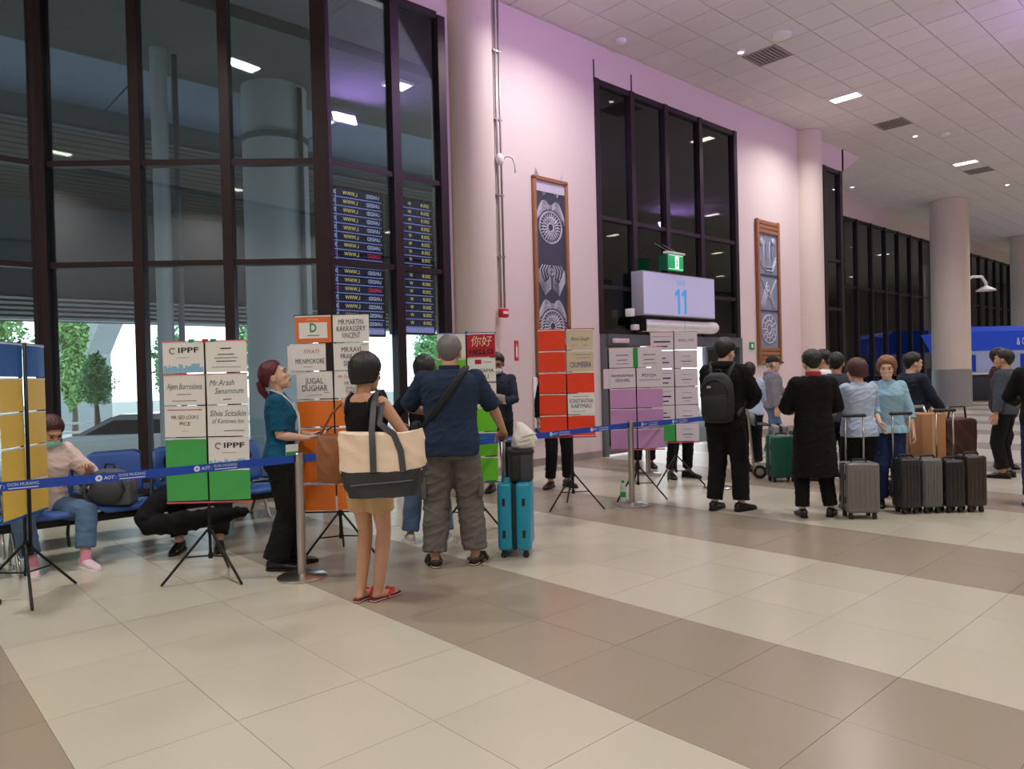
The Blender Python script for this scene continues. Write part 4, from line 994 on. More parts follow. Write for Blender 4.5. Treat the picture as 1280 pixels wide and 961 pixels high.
# board with lime pockets and the red hello card
BLT = mat('tape_blue', (40, 110, 180), .5)
b = Board('sign board with a red hello card above lime green pockets', (4.25, 5.30), 180, 1.845, .2285, 6, BLT, .268, 40, .34, -.002)
HR = mat('print_crimson', (186, 22, 44), .45)
b.sheet(0, 0, 'w', [('=', .1, .03, INKG, .6), ('=', -.15, .03, INKG, .5)])
b.sheet(1, 0, HR, [('\u4f60\u597d', .16, .105, mat('print_cream', (244, 214, 180), .5), .74, .15), ('HELLO', -.28, .062, INK, .86, 0, 0, .002)])
b.sheet(0, 1, 'l'); o = b.sheet(1, 1, 'w', [('OUSSAMA', -.02, .05, INK, .86), ('ALI', -.28, .05, INK, .30, 0, .1), ('=', .36, .014, INKG, .3, 0, .2)]); boxo('red_stamp', -.06, .0, -.0076, -.007, .06, .1, HR, o)
b.sheet(0, 2, 'l'); b.sheet(1, 2, 'w')
for r in range(3, 6):
    for c in (0, 1): b.sheet(c, r, 'l')
boxo('tape_band', .0, .262, -.022, -.0205, .885, .925, BLT, b.e)
# red board
b = Board('bright red sign board with hand-lettered name cards in its pockets', (5.79, 5.44), 180, 1.93, .231, 5, M_RED, .298, 218, .34, -.045)
for r in range(5):
    b.sheet(0, r, 'r')
    if r in (2, 4): b.sheet(1, r, 'r')
b.sheet(1, 0, mat('sheet_manila', (214, 196, 172), .5), [('Ram Singh', .05, .05, INKT, .66, .25), ('=', -.28, .012, INK, .14, 0, -.25), ('=', -.28, .012, INK, .14, 0, .2)])
b.sheet(1, 1, MATS['sheet_manila'], [('=', .34, .012, INKG, .6, 0, .1), ('=', .18, .012, INKG, .5, 0, .1), ('CSUMEERA', -.18, .085, INKB, .80)])
b.sheet(1, 3, PAP, [('=', .4, .016, INKG, .6), ('KONSTANTINA', .16, .062, INKB, .88), ('KARYMALI', -.10, .062, INKB, .74), ('=', -.36, .012, INKG, .5, 0, -.1)])
# lilac board
b = Board('sign board with two rows of notices above lilac pockets', (6.71, 5.28), 180, 1.732, .2325, 5, PINK, .305, 215, .33, 0.0)
for c in (0, 1): b.sheet(c, 0, 'v', [('=', .16, .034, INKG, .48), ('=', -.1, .034, INKG, .4), ('=', -.3, .022, INKG, .5)])
b.sheet(0, 1, 'v', [('MAHMMADRAMSAAD', .14, .045, INK, .84), ('GESSNERL', -.1, .045, INK, .56)]); b.sheet(1, 1, 'v', [('POOJA.', .14, .05, INK, .56), ('=', -.1, .02, INKG, .8)])
boxo('extra_slip', -.375, -.28, -.0125, -.0115, 1.275, 1.50, PAPL, b.e)
boxo('green_tab', -.03, .022, -.024, -.022, 1.51, 1.735, MATS['badge_green'], b.e)
for r in range(2, 5):
    for c in (0, 1): b.sheet(c, r, 'p')
# white board behind the lilac one
b = Board('tall sign board of white notices with one green pocket, behind the lilac board', (7.85, 5.56), 180, 1.95, .2335, 6, PINK, .300, 215, .36, 0.0)
for r in range(6):
    for c in (0, 1):
        if (c, r) == (0, 5): b.sheet(c, r, 'g'); continue
        if c == 0: L = [('=', .3, .014, INKG, .8), ('=', .0, .06, INK, .72), ('=', -.28, .05, INK, .5)] if r in (0, 2, 3) else [('=', .1, .045, INK, .3), ('=', -.15, .045, INK, .6)]
        else: L = [('WILL MR', .05, .05, INKG, .66, .2)] if r == 0 else [('=', .2, .016, INKG, .4), ('=', -.1, .03, INKB, .46), ('=', -.28, .016, INKG, .3)]
        b.sheet(c, r, 'v', L)
# yellow board
b = Board('yellow pocketed sign board with a blue top row, turned sideways', (.88, 5.98), 82, 1.745, .2345, 5, SH['b'], .30, 90, .36, 0)
for c in (0, 1):
    b.sheet(c, 0, 'b')
    for r in range(1, 5): b.sheet(c, r, 'y')
bm = bmesh.new(); cyl(bm, (0, .0), .012, .3, 1.76, 10); bm_obj('front_rail', bm, M_BLACK, b.e, True, loc=(0, -.03, 0))
boxo('rail_bracket', -.02, .02, -.04, .02, .30, .36, M_BLACK, b.e)

# ------------------------------------------------------------------ queue barrier
M_BELT = mat('belt_blue', (26, 70, 176), .6, 0, 0, 0, .05, 300); M_BELTW = mat('belt_print_white', (214, 224, 240), .6)
def stanchion(x, y, label, base=.18):
    e = empty('stanchion', (x, y, 0), 0, label, 'stanchion')
    bm = bmesh.new(); lathe(bm, [(base, .0), (base, .012), (base * .93, .02), (base * .3, .028), (.04, .034)], 36); bm_obj('base', bm, M_STEEL, e, True, auto=40)
    bm = bmesh.new(); cyl(bm, (0, 0), .032, .03, .84, 24); bm_obj('post', bm, M_STEEL, e, True, auto=40)
    bm = bmesh.new(); lathe(bm, [(.034, .84), (.035, .845), (.035, .915), (.03, .92), (.0300, .922)], 24); bm_obj('belt_cassette', bm, M_STEEL, e, True, auto=40)
    boxo('belt_slot', -.037, .037, -.012, .012, .852, .908, M_BLKPL, e)
    return e
def belt(p0, p1, label, step=.62, off=.2):
    p0 = Vector(p0); p1 = Vector(p1); d = p1 - p0; L = d.length
    e = empty('queue_belt', (p0.x, p0.y, 0), math.atan2(d.y, d.x), label, 'barrier belt')
    bm = bmesh.new(); n = 14
    rr = []
    for k in range(n + 1):
        t = k / n; x = .034 + (L - .068) * t; sag = -.012 * math.sin(math.pi * t) * L / 3
        rr.append([Vector((x, -.0012, .852 + sag)), Vector((x, .0012, .852 + sag)), Vector((x, .0012, .908 + sag)), Vector((x, -.0012, .908 + sag))])
    loft(bm, rr); bm_obj('webbing', bm, M_BELT, e)
    x = off
    while x < L - .4:
        sag = -.012 * math.sin(math.pi * (x + .16) / L) * L / 3
        bm = bmesh.new()
        for r0 in (.019,):
            tube(bm, [Vector((x + r0 * .7 * math.cos(t), -.002, .88 + sag + r0 * .7 * math.sin(t))) for t in [2 * math.pi * k / 16 for k in range(17)]], .007, 6, False, (Vector((0, 1, 0)), .12))
        bm_obj('logo_ring', bm, M_BELTW, e)
        lettering('AOT :', .030, M_BELTW, e, (x + .062, -.002, .879 + sag), .072, shear=.2, bold=.0006)
        lettering('DON MUEANG', .026, M_BELTW, e, (x + .19, -.002, .886 + sag), .155)
        boxo('print_line', x + .115, x + .265, -.002, -.0014, .862 + sag, .868 + sag, M_BELTW, e)
        x += step
stanchion(2.45, 5.06, 'steel belt stanchion in front of the staff woman in teal')
stanchion(6.34, 5.08, 'steel belt stanchion in front of the lilac sign board')
stanchion(8.40, 6.43, 'steel belt stanchion behind the lilac and white sign boards')
stanchion(8.02, 7.9, 'steel belt stanchion by the wall behind the red sign board')
stanchion(7.95, 5.02, 'steel belt stanchion hidden behind the backpack man')
stanchion(.15, 5.22, 'steel belt stanchion at the end of the belt past the yellow board')
belt((.15, 5.22), (2.45, 5.06), 'blue printed belt running past the yellow board and the green pocket board', .585, .42)
belt((2.45, 5.06), (6.34, 5.08), 'blue printed belt running past the orange, lime and red boards', .60, .25)
belt((6.34, 5.08), (7.95, 5.02), 'blue printed belt running past the lilac board', .55, .2)

# ------------------------------------------------------------------ blue seats
M_SEAT = mat('seat_blue', (48, 88, 156), .38, 0, 0, 0, .03, 40); M_SEATD = mat('seat_navy', (40, 56, 108), .5)
def make_seat(label, x, y, flip, group, m=M_SEAT):
    e = empty('airport_seat', (x, y, 0), math.pi if flip else 0, label, 'seat', group)
    def shell(name, prof, hw0, hw1):
        bm = bmesh.new(); rings = []
        n = len(prof)
        for i, (yy, zz, th) in enumerate(prof):
            t = i / (n - 1); hw = hw0 + (hw1 - hw0) * t; hw *= (1 - .22 * max(0, abs(t - .5) * 2 - .75) / .25)
            a = prof[max(0, i - 1)]; b_ = prof[min(n - 1, i + 1)]; dv = Vector((0, b_[0] - a[0], b_[1] - a[1])).normalized(); nn = Vector((0, -dv.z, dv.y))
            ring = []
            for k in range(16):
                q = 2 * math.pi * k / 16; cx_ = math.cos(q); sx_ = math.sin(q)
                x_ = hw * abs(cx_) ** .35 * (1 if cx_ > 0 else -1)
                ring.append(Vector((x_, yy, zz)) + nn * (th * abs(sx_) ** .6 * (1 if sx_ > 0 else -1) + .022 * (x_ / .25) ** 2))
            rings.append(ring)
        loft(bm, rings); return bm_obj(name, bm, m, e, True)
    shell('seat_pan', [(-.27, .395, .008), (-.25, .422, .014), (-.2, .435, .016), (-.05, .425, .018), (.1, .415, .018), (.17, .42, .012)], .245, .235)
    shell('backrest', [(.18, .47, .010), (.20, .52, .015), (.225, .62, .016), (.25, .72, .016), (.275, .82, .014), (.282, .85, .008)], .235, .225)
    bm = bmesh.new()
    for s in (-.12, .12): tube(bm, [(s, .0, .37), (s, .14, .39), (s, .22, .48), (s, .245, .6)], .012, 6)
    bm_obj('bracket', bm, M_STEEL, e, True)
    return e
for k, lb in enumerate(('empty blue seat at the end of the row behind the yellow board', 'blue seat taken by the seated person in the cream top', 'blue seat with the grey backpack on it', 'blue seat taken by the seated person in black', 'empty blue seat right behind the green pocket board', 'blue end seat beside the staff woman in teal')):
    make_seat(lb, .62 + .56 * k, 7.02, False, 'front row of blue seats')
for k in range(6): make_seat('navy seat facing the windows, back to back with the front row', .70 + .56 * k, 7.78, True, 'rear row of navy seats', M_SEATD)
for yy, lab in ((7.02, 'black seat beam with splayed steel legs under the front row of blue seats'), (7.78, 'black seat beam with splayed steel legs under the rear row of navy seats')):
    e = empty('seat_beam', (0, yy, 0), 0, lab, 'seat frame')
    boxo('beam', .3, 3.75, -.04, .04, .30, .37, M_BLACK, e, .006)
    for x in (.95, 3.30):
        for s in (-1, 1):
            bm = bmesh.new(); tube(bm, [(x, s * .03, .31), (x, s * .24, .02)], [.022, .016], 10); tube(bm, [(x, s * .24 - .03, .012), (x, s * .24 + .03, .012)], .014, 8); bm_obj('leg', bm, M_STEEL, e, True)
    for k in range(5):
        x = .90 + .56 * k
        bm = bmesh.new(); tube(bm, [(x, .12 * (1 if yy < 7.5 else -1), .36), (x, .1 * (1 if yy < 7.5 else -1), .60)], .016, 8); bm_obj('arm_post', bm, M_STEEL, e, True)
        bm = bmesh.new(); box(bm, x - .022, x + .022, -.20, .16, .60, .63, .01); bm_obj('armrest', bm, M_STEEL, e, True, auto=40)

# ------------------------------------------------------------------ bags
def soft(bm, c, r, vox=.012, sm=6): return None
def bag_mesh(fn, vox=.012, sm=5, wr=.006, seed=0):
    bm = bmesh.new(); fn(bm); me = voxelize(bm, vox, sm)
    if wr: wrinkle(me, wr, (7, 7, 7), seed)
    return me
e = empty('backpack', (1.62, 6.86, .44), face(172), 'grey backpack standing on a blue seat beside the seated person', 'backpack')
M_GB = mat('backpack_grey', (86, 88, 92), .75, 0, 0, 0, .05, 160)
mesh_obj('main_compartment', bag_mesh(lambda bm: (ellipsoid(bm, (0, 0, .15), (.21, .12, .17), 18, 12), box(bm, -.19, .19, -.09, .1, .01, .22)), .012, 6, .004), M_GB, e)
bm = bmesh.new(); ellipsoid(bm, (0, -.11, .13), (.14, .05, .11), 16, 10); bm_obj('front_pocket', bm, mat('backpack_dark_grey', (62, 64, 70), .75), e, True)
bm = bmesh.new(); tube(bm, [(-.15, -.10, .13), (-.13, -.12, .24), (0, -.11, .29), (.13, -.12, .24), (.15, -.10, .13)], .006, 6); bm_obj('zip', bm, M_BLKPL, e, True)
bm = bmesh.new(); tube(bm, [(-.04, 0, .31), (-.03, 0, .35), (.03, 0, .35), (.04, 0, .31)], .010, 6); bm_obj('grab_handle', bm, M_BLKPL, e, True)
bm = bmesh.new(); tube(bm, [(-.20, -.06, .10), (-.25, -.18, -.02), (-.26, -.2, -.18), (-.25, -.2, -.28)], .014, 8, True, (Vector((0, 1, 0)), .3)); bm_obj('hanging_strap', bm, M_BLKPL, e, True)
e = empty('jacket', (2.06, 6.62, .30), face(175), 'black jacket heaped over the blue seat beside the green pocket board', 'jacket')
mesh_obj('draped_cloth', bag_mesh(lambda bm: (ellipsoid(bm, (0, .1, .20), (.19, .16, .10), 16, 10), ellipsoid(bm, (.05, .14, .34), (.15, .11, .17), 16, 10), tube(bm, [(-.1, -.1, .16), (-.18, -.22, .02), (-.16, -.22, -.02), (.1, -.23, .0), (.4, -.2, .03), (.62, -.16, .06)], [.09, .085, .075, .09, .075, .045], 12)), .013, 5, .016, 4), BLK, e)
# waste basket under the seats
bm = bmesh.new(); lathe(bm, [(.09, 0), (.115, .22), (.118, .22), (.11, .21), (.085, .01)], 20)
o = bm_obj('plastic_bucket', bm, mat('bucket_teal', (150, 190, 196), .4), None, True, (2.62, 7.05, 0), None, 40); tag(o, 'pale teal plastic bucket under the blue seats', 'bucket')
def bottle(loc, label, capm):
    e = empty('water_bottle', loc, 0, label, 'bottle')
    bm = bmesh.new(); lathe(bm, [(.028, 0), (.033, .01), (.033, .13), (.03, .15), (.033, .17), (.026, .195), (.013, .215), (.013, .225)], 18); bm_obj('bottle_body', bm, mat('bottle_clear', (196, 214, 214), .1, 0, 0, 0, 0), e, True, auto=40)
    bm = bmesh.new(); cyl(bm, (0, 0), .016, .222, .245, 16); bm_obj('cap', bm, capm, e, True, auto=40)
    bm = bmesh.new(); cyl(bm, (0, 0), .0338, .06, .12, 18); bm_obj('bottle_label', bm, capm, e, True, auto=40)
bottle((6.42, 5.27, 0), 'clear water bottle with green cap standing by the lilac board', MATS['badge_green'])
bottle((3.40, 7.25, 0), 'clear water bottle with green label under the end blue seat', mat('bottle_green_label', (60, 160, 80), .5))
# round black foot at the yellow board
bm = bmesh.new(); lathe(bm, [(.13, 0), (.135, .02), (.11, .045), (.05, .06), (.0300, .062)], 28)
o = bm_obj('weight_base', bm, M_BLKPL, None, True, (.60, 6.0, 0), None, 40); tag(o, 'round black weighted base on the floor beside the yellow board', 'base')

# tote bag
ZT = .94
e = empty('tote_bag', (2.45, 3.872, 0), face(184), 'large cream canvas tote with black bottom on the shoulder of the woman in shorts', 'tote bag')
e.rotation_euler = (0, R_(-1.5), face(184))
MI = (Matrix.Translation(e.location) @ e.rotation_euler.to_matrix().to_4x4()).inverted()
sw = MI @ WOMAN.W(WOMAN.sh[-1] + Vector((.025, .01, .075)))
ZT -= .32 * math.sin(R_(7)) * 0
def trings(z0, z1, f):
    out = []
    for i in range(7):
        t = i / 6; z = z0 + (z1 - z0) * t; hx, hy = f(z)
        out.append([Vector((hx * abs(math.cos(a)) ** .55 * (1 if math.cos(a) > 0 else -1), hy * abs(math.sin(a)) ** .7 * (1 if math.sin(a) > 0 else -1), z + .012 * math.cos(a * 2) * t)) for a in [2 * math.pi * k / 36 for k in range(36)]])
    return out
def tf(z):
    q = (z - (ZT - .20)) / .40
    return (.225 + .045 * math.sin(math.pi * min(1, max(0, q)) * .75)) * (1 if q > .06 else .93), .105 * (1 - .35 * q) + .01
TCAN = mat('canvas_cream', (236, 212, 188), .9, 0, 30, .05, .08, 220); TBLK = mat('tote_black', (42, 44, 46), .55, 0, 0, 0, .08, 60)
bm = bmesh.new(); loft(bm, trings(ZT - .05, ZT + .185, tf)); bmesh.ops.subdivide_edges(bm, edges=bm.edges[:], cuts=1, use_grid_fill=True); o = bm_obj('canvas_body', bm, TCAN, e, True, auto=50); wrinkle(o.data, .012, (8, 8, 8), 2)
bm = bmesh.new(); loft(bm, trings(ZT - .205, ZT - .045, lambda z: (tf(z)[0] + .004, tf(z)[1] + .004))); bmesh.ops.subdivide_edges(bm, edges=bm.edges[:], cuts=1, use_grid_fill=True); o = bm_obj('base_panel', bm, TBLK, e, True, auto=50); wrinkle(o.data, .006, (7, 7, 7), 5)
bm = bmesh.new(); tube(bm, [(-.17, -.117, ZT - .125), (-.05, -.124, ZT - .118), (.1, -.124, ZT - .112), (.2, -.10, ZT - .108)], .004, 6); bm_obj('zip', bm, mat('zip_grey', (96, 98, 98), .5), e, True)
def strap(pts): 
    bm = bmesh.new(); P_ = [Vector(q) for q in pts]; rr = []
    for i, q in enumerate(P_):
        a = P_[max(0, i - 1)]; b_ = P_[min(len(P_) - 1, i + 1)]; dv = (b_ - a).normalized(); sd = dv.cross(Vector((0, 1, 0))); sd = sd.normalized() if sd.length > .2 else Vector((1, 0, 0)); nn = sd.cross(dv).normalized()
        rr.append([q + sd * .019 + nn * .003, q - sd * .019 + nn * .003, q - sd * .019 - nn * .003, q + sd * .019 - nn * .003])
    loft(bm, rr); bm_obj('strap', bm, mat('tote_strap', (64, 64, 68), .6), e, True, auto=40)
xs = -.03
strap([(xs, -.118, ZT - .05), (xs, -.108, ZT + .08), (xs - .005, -.085, ZT + .2), (xs - .01 + (sw.x - xs) * .55, sw.y * .55 - .045, ZT + .2 + (sw.z - ZT - .2) * .6), (sw.x - .01, sw.y - .05, sw.z - .05), (sw.x, sw.y, sw.z + .008), (sw.x + .015, sw.y + .06, sw.z - .04)])
strap([(.15, -.112, ZT - .05), (.14, -.102, ZT + .07), (.10, -.085, ZT + .17), (.04, -.07, ZT + .215), (.0, -.03, ZT + .24), (sw.x + .04, sw.y * .5, ZT + .32), (sw.x + .03, sw.y * .9, sw.z - .06), (sw.x + .022, sw.y + .01, sw.z + .012), (sw.x + .03, sw.y + .07, sw.z - .05)])
# brown bag
e = empty('shoulder_bag', (2.40, 4.45, 0), face(178), 'brown leather shoulder bag hanging in front of the woman in shorts', 'handbag')
MI = (Matrix.Translation(e.location) @ e.rotation_euler.to_matrix().to_4x4()).inverted(); sw = MI @ WOMAN.W(WOMAN.sh[1] + Vector((-.03, .0, .06)))
BRN = mat('leather_brown', (138, 84, 44), .55, 0, 12, .12, .06, 40)
def bagr(bm):
    loft(bm, [[Vector((hx * math.cos(a), hy * math.sin(a), z)) for a in [2 * math.pi * k / 24 for k in range(24)]] for z, hx, hy in ((.76, .06, .05), (.79, .10, .07), (.88, .115, .08), (.98, .115, .065), (1.06, .11, .04), (1.09, .10, .02))])
mesh_obj('bag_body', bag_mesh(bagr, .010, 4, .010, 6), BRN, e)
bm = bmesh.new(); tube(bm, [(-.09, 0, 1.07), (-.04 + sw.x * .3, sw.y * .4, 1.07 + (sw.z - 1.07) * .55), sw + Vector((-.02, -.02, -.02)), sw + Vector((0, 0, .014)), sw + Vector((.02, .03, -.03)), (.10 + sw.x * .3, sw.y * .4 + .03, 1.07 + (sw.z - 1.07) * .5), (.09, 0, 1.07)], .009, 8); bm_obj('strap', bm, BRN, e, True)

# ------------------------------------------------------------------ suitcases and trolleys
def suitcase(label, loc, rz, w_, th, h, col, ribs=4, handle=0, hard=True, group=None, name='suitcase', rough=.35, hy=None, carry=True):
    e = empty(name, loc, rz, label, 'suitcase', group)
    m = mat('suitcase_%d_%d_%d' % col, col, rough, 0, 0, 0, .03, 120); z0 = .06
    for s in (-1, 1):
        bm = bmesh.new(); y0, y1 = sorted((s * .012, s * th / 2)); box(bm, -w_ / 2, w_ / 2, y0, y1, z0, h)
        es = [ed for ed in bm.edges]
        bmesh.ops.bevel(bm, geom=es, offset=min(.03, th * .18), segments=3, affect='EDGES', profile=.5)
        o = bm_obj('shell', bm, m, e, True, auto=50)
        for k in range(ribs):
            x = -w_ / 2 + w_ * (k + 1) / (ribs + 1)
            bm = bmesh.new(); box(bm, x - .012, x + .012, s * th / 2 - .004, s * th / 2 + .006, z0 + .06, h - .06, .003); bm_obj('rib', bm, m, o, True, auto=40)
    bm = bmesh.new(); box(bm, -w_ / 2 + .006, w_ / 2 - .006, -.014, .014, z0 + .006, h - .006, .008); bm_obj('zip_band', bm, M_BLKPL, e, True, auto=40)
    for sx in (-1, 1):
        for z in (z0 + (h - z0) * .25, z0 + (h - z0) * .72):
            for s in (-1, 1): boxo('bumper', sx * w_ / 2 - .006, sx * w_ / 2 + .006, s * th * .30 - .012, s * th * .30 + .012, z - .03, z + .03, M_BLKPL, e, .003)
        for s in (-1, 1):
            x, y = sx * (w_ / 2 - .045), s * (th / 2 - .045)
            bm = bmesh.new(); cyl(bm, (x, y), .020, .045, .07, 12); bm_obj('caster', bm, M_BLKPL, e, True, auto=40)
            bm = bmesh.new(); tube(bm, [(x - .014, y, .026), (x + .014, y, .026)], .025, 16, False); bm_obj('wheel', bm, M_BLKPL, e, True, auto=40)
    if carry: bm = bmesh.new(); tube(bm, [(-.07, 0, h - .002), (-.06, 0, h + .022), (.06, 0, h + .022), (.07, 0, h - .002)], .010, 8); bm_obj('carry_handle', bm, M_BLKPL, e, True)
    if handle:
        yy = (th / 2 - .03) if hy is None else hy
        for sx in (-1, 1):
            bm = bmesh.new(); tube(bm, [(sx * .085, yy, h - .02), (sx * .085, yy, handle)], .009, 8, False); bm_obj('pull_rod', bm, M_STEEL, e, True)
        bm = bmesh.new(); tube(bm, [(-.10, yy, handle), (.10, yy, handle)], .017, 8); bm_obj('pull_grip', bm, M_BLKPL, e, True)
    return e
# teal suitcase next to the man, narrow side to the camera
hnd = MAN.W(MAN.wr[-1] + (Vector((0, -.6, -.5)).normalized()) * .085)
crz = face(180) + R_(84)
grip = hnd + Vector((0, 0, -.018)); ctr = grip - Matrix.Rotation(crz, 3, 'Z') @ Vector((0, .095, 0))
case = suitcase('bright teal hard-shell suitcase at the hand of the man in navy', (ctr.x, ctr.y, 0), crz, .38, .265, .60, (24, 146, 178), 0, grip.z, hy=.095, carry=False)
on = ctr + RT * .045
e = empty('cooler_bag', (on.x, on.y, .597), face(176), 'black and grey zipped bag standing on the teal suitcase', 'bag')
M_CB = mat('bag_charcoal', (58, 60, 66), .7, 0, 0, 0, .05, 150)
boxo('bag_body', -.095, .095, -.13, .13, 0, .25, M_CB, e, .03); boxo('front_panel', -.085, -.01, -.142, -.12, .02, .22, M_BLKPL, e, .012)
boxo('lid', -.103, .103, -.14, .14, .225, .262, M_BLKPL, e, .014)
on = ctr + RT * .07; e = empty('white_bag', (on.x, on.y, .855), face(174), 'crumpled white bag piled on the black bag and teal suitcase', 'bag')
def wb(bm): loft(bm, [[Vector((hx * math.cos(a) + ox, hy * math.sin(a), z)) for a in [2 * math.pi * k / 24 for k in range(24)]] for z, hx, hy, ox in ((0, .08, .08, .01), (.02, .105, .11, .01), (.08, .105, .11, .015), (.14, .08, .085, .01), (.19, .045, .045, -.01), (.22, .02, .02, -.02))])
mesh_obj('bag_body', bag_mesh(wb, .009, 3, .014, 9), mat('bag_white', (222, 218, 210), .6), e)
for k in range(3):
    bm = bmesh.new(); tube(bm, [(-.06 + .02 * k, -.09, .03 + .035 * k), (.02, -.118, .05 + .035 * k), (.095, -.07, .07 + .028 * k)], .008, 6); bm_obj('fold', bm, MATS['bag_white'], e, True)
suitcase('grey ribbed hard-shell suitcase behind the man in the long coat', (7.21, 3.00, 0), face(184), .31, .24, .54, (112, 108, 104), 6, .98, rough=.3)
# dark suitcases in a row
suitcase('black tall suitcase next to the smiling woman', (7.73, 2.76, 0), face(180), .20, .21, .55, (40, 38, 38), 5, .98)
suitcase('dark silver ribbed suitcase between two black ones', (7.90, 2.62, 0), face(180), .20, .21, .54, (96, 94, 94), 6, 0)
suitcase('short black suitcase beside the dark silver one', (8.06, 2.47, 0), face(180), .20, .21, .52, (30, 28, 30), 4, 1.0)
suitcase('dark brown suitcase at the end of the row', (8.22, 2.33, 0), face(180), .20, .21, .56, (52, 42, 38), 4, 0)
def trolley(label, loc, rz):
    e = empty('luggage_trolley', loc, rz, label, 'trolley')
    bm = bmesh.new()
    for s in (-.27, .27): tube(bm, [(s, .42, .98), (s, .36, .9), (s, .30, .2), (s, .28, .14), (s * .7, -.45, .11)], .017, 8)
    tube(bm, [(-.27, .42, .98), (.27, .42, .98)], .022, 8); tube(bm, [(-.27, .30, .2), (.27, .30, .2)], .015, 8); tube(bm, [(-.2, -.45, .11), (.2, -.45, .11)], .017, 8)
    bm_obj('frame', bm, M_STEEL, e, True)
    bm = bmesh.new()
    for k in range(6): tube(bm, [(-.22 + .088 * k, .28, .14), (-.16 + .064 * k, -.45, .118)], .008, 6)
    bm_obj('deck_bars', bm, M_STEEL, e, True)
    bm = bmesh.new(); box(bm, -.26, .26, .24, .27, .70, .86, .01); box(bm, -.26, .26, .06, .27, .70, .715); bm_obj('basket', bm, M_BLACK, e, True, auto=40)
    for x, y, r in ((-.27, .22, .09), (.27, .22, .09), (0, -.40, .06)):
        bm = bmesh.new(); tube(bm, [(x - .015, y, r), (x + .015, y, r)], r, 20, False); w1_ = bm_obj('wheel', bm, M_BLKPL, e, True, auto=40)
        bm = bmesh.new(); tube(bm, [(x - .018, y, r), (x + .018, y, r)], r * .55, 14, False); bm_obj('hub', bm, M_STEEL, w1_, True, auto=40)
    return e
trolley('steel luggage trolley loaded with a silver suitcase by the man in the cap', (9.33, 5.02, 0), face(100))
TR = Matrix.Rotation(face(100), 3, 'Z'); q = Vector((9.33, 5.02, 0)) + TR @ Vector((0, -.075, 0))
suitcase('silver suitcase standing on the trolley of the man in the cap', (q.x, q.y, .155), face(100), .38, .20, .54, (150, 148, 150), 5, 0)
suitcase('dark green hard-shell suitcase standing in front of the trolley', (8.93, 4.70, 0), face(178), .33, .24, .60, (24, 84, 66), 3, 0)
q = Vector((9.33, 5.02, .145)) + TR @ Vector((0, -.325, 0))
e = empty('duffel_bag', q, face(100), 'dark grey duffel bag on the trolley of the man in the cap', 'bag')
mesh_obj('bag_body', bag_mesh(lambda bm: (tube(bm, [(-.14, 0, .14), (.14, 0, .14)], .115, 14), box(bm, -.17, .17, -.09, .09, .02, .46)), .013, 5, .01, 3), mat('duffel_dark', (58, 60, 66), .8), e)
bm = bmesh.new(); tube(bm, [(-.1, -.10, .4), (-.08, -.12, .6), (.08, -.12, .6), (.1, -.10, .4)], .012, 6); bm_obj('handle', bm, M_BLKPL, e, True)
trolley('steel luggage trolley carrying a brown carton behind the dark suitcases', (8.72, 2.94, 0), face(178))
e = empty('carton', (8.56, 2.86, .14), face(176), 'brown cardboard carton stacked high on the luggage trolley', 'carton')
boxo('box_body', -.13, .13, -.16, .16, 0, .80, mat('cardboard', (172, 122, 84), .85, 0, 4, .06), e, .006); boxo('tape', -.025, .025, -.163, .163, .01, .804, mat('parcel_tape', (196, 160, 116), .4), e)
e = empty('dark_holdall', (8.88, 2.68, .14), face(178), 'dark maroon holdall on the luggage trolley beside the carton', 'bag')
mesh_obj('bag_body', bag_mesh(lambda bm: box(bm, -.17, .17, -.14, .14, .02, .74), .014, 8, .012, 7), mat('holdall_maroon', (70, 38, 34), .7), e)
bm = bmesh.new(); tube(bm, [(-.1, -.06, .72), (-.08, -.07, .86), (.08, -.07, .86), (.1, -.06, .72)], .012, 6); bm_obj('handle', bm, M_BLKPL, e, True)

# ------------------------------------------------------------------ signs, screen reflections and panels
M_LBOX = mat('lightbox_face', (186, 186, 214), .4, emis=.25); M_G11 = mat('gate_blue', (60, 160, 226), .5, emis=.35)
e = empty('gate_sign', (11.70, 8.30, 2.48), 0, 'pale lit gate sign with a blue number above the doors', 'sign')
boxo('sign_case', -1.155, 1.155, -.20, .06, 0, .80, mat('sign_case_grey', (150, 146, 160), .5), e, .01)
boxo('sign_face', -1.135, 1.135, -.206, -.199, .02, .78, M_LBOX, e)
[(lambda bm, x: (loft(bm, [[Vector((x + u, y, .06 + v)) for u, v in ((.02, 0), (.09, 0), (.09, .46), (.03, .46), (-.06, .39), (-.06, .32), (.02, .37))] for y in (-.2095, -.2065)]), bm_obj('numeral', bm, M_G11, e)))(bmesh.new(), x) for x in (-.13, .08)]; lettering('GATE', .14, M_G11, e, (.0, -.209, .635), .26)
boxo('sign_bracket', -1.1, 1.1, -.1, .06, -.045, 0, M_BLACK, e)
e = empty('air_curtain', (11.86, 8.30, 2.20), 0, 'long white air curtain unit mounted under the gate sign', 'air curtain')
for x0, x1 in ((-1.18, .0), (.015, 1.18)):
    bm = bmesh.new(); P = [(.08, 0), (-.06, 0), (-.13, .03), (-.17, .09), (-.17, .15), (-.13, .21), (-.06, .235), (.08, .235)]
    loft(bm, [[Vector((x, y, z)) for y, z in P] for x in (x0, x1)]); bm_obj('housing', bm, M_WHITE, e, True, auto=35)
for x in (-1.2, 1.19): boxo('end_cap', x - .012, x + .012, -.17, .08, 0, .235, M_BLACK, e)
boxo('control_box', -1.36, -1.25, -.06, .06, .02, .12, M_WHITE, e, .008)
boxo('sensor', -1.50, -1.40, -.08, .06, .26, .40, M_WHITE, e, .008)
M_EXG = mat('exit_green', (20, 150, 84), .4, emis=.7); M_EXW = mat('exit_white', (236, 246, 238), .4, emis=.9)
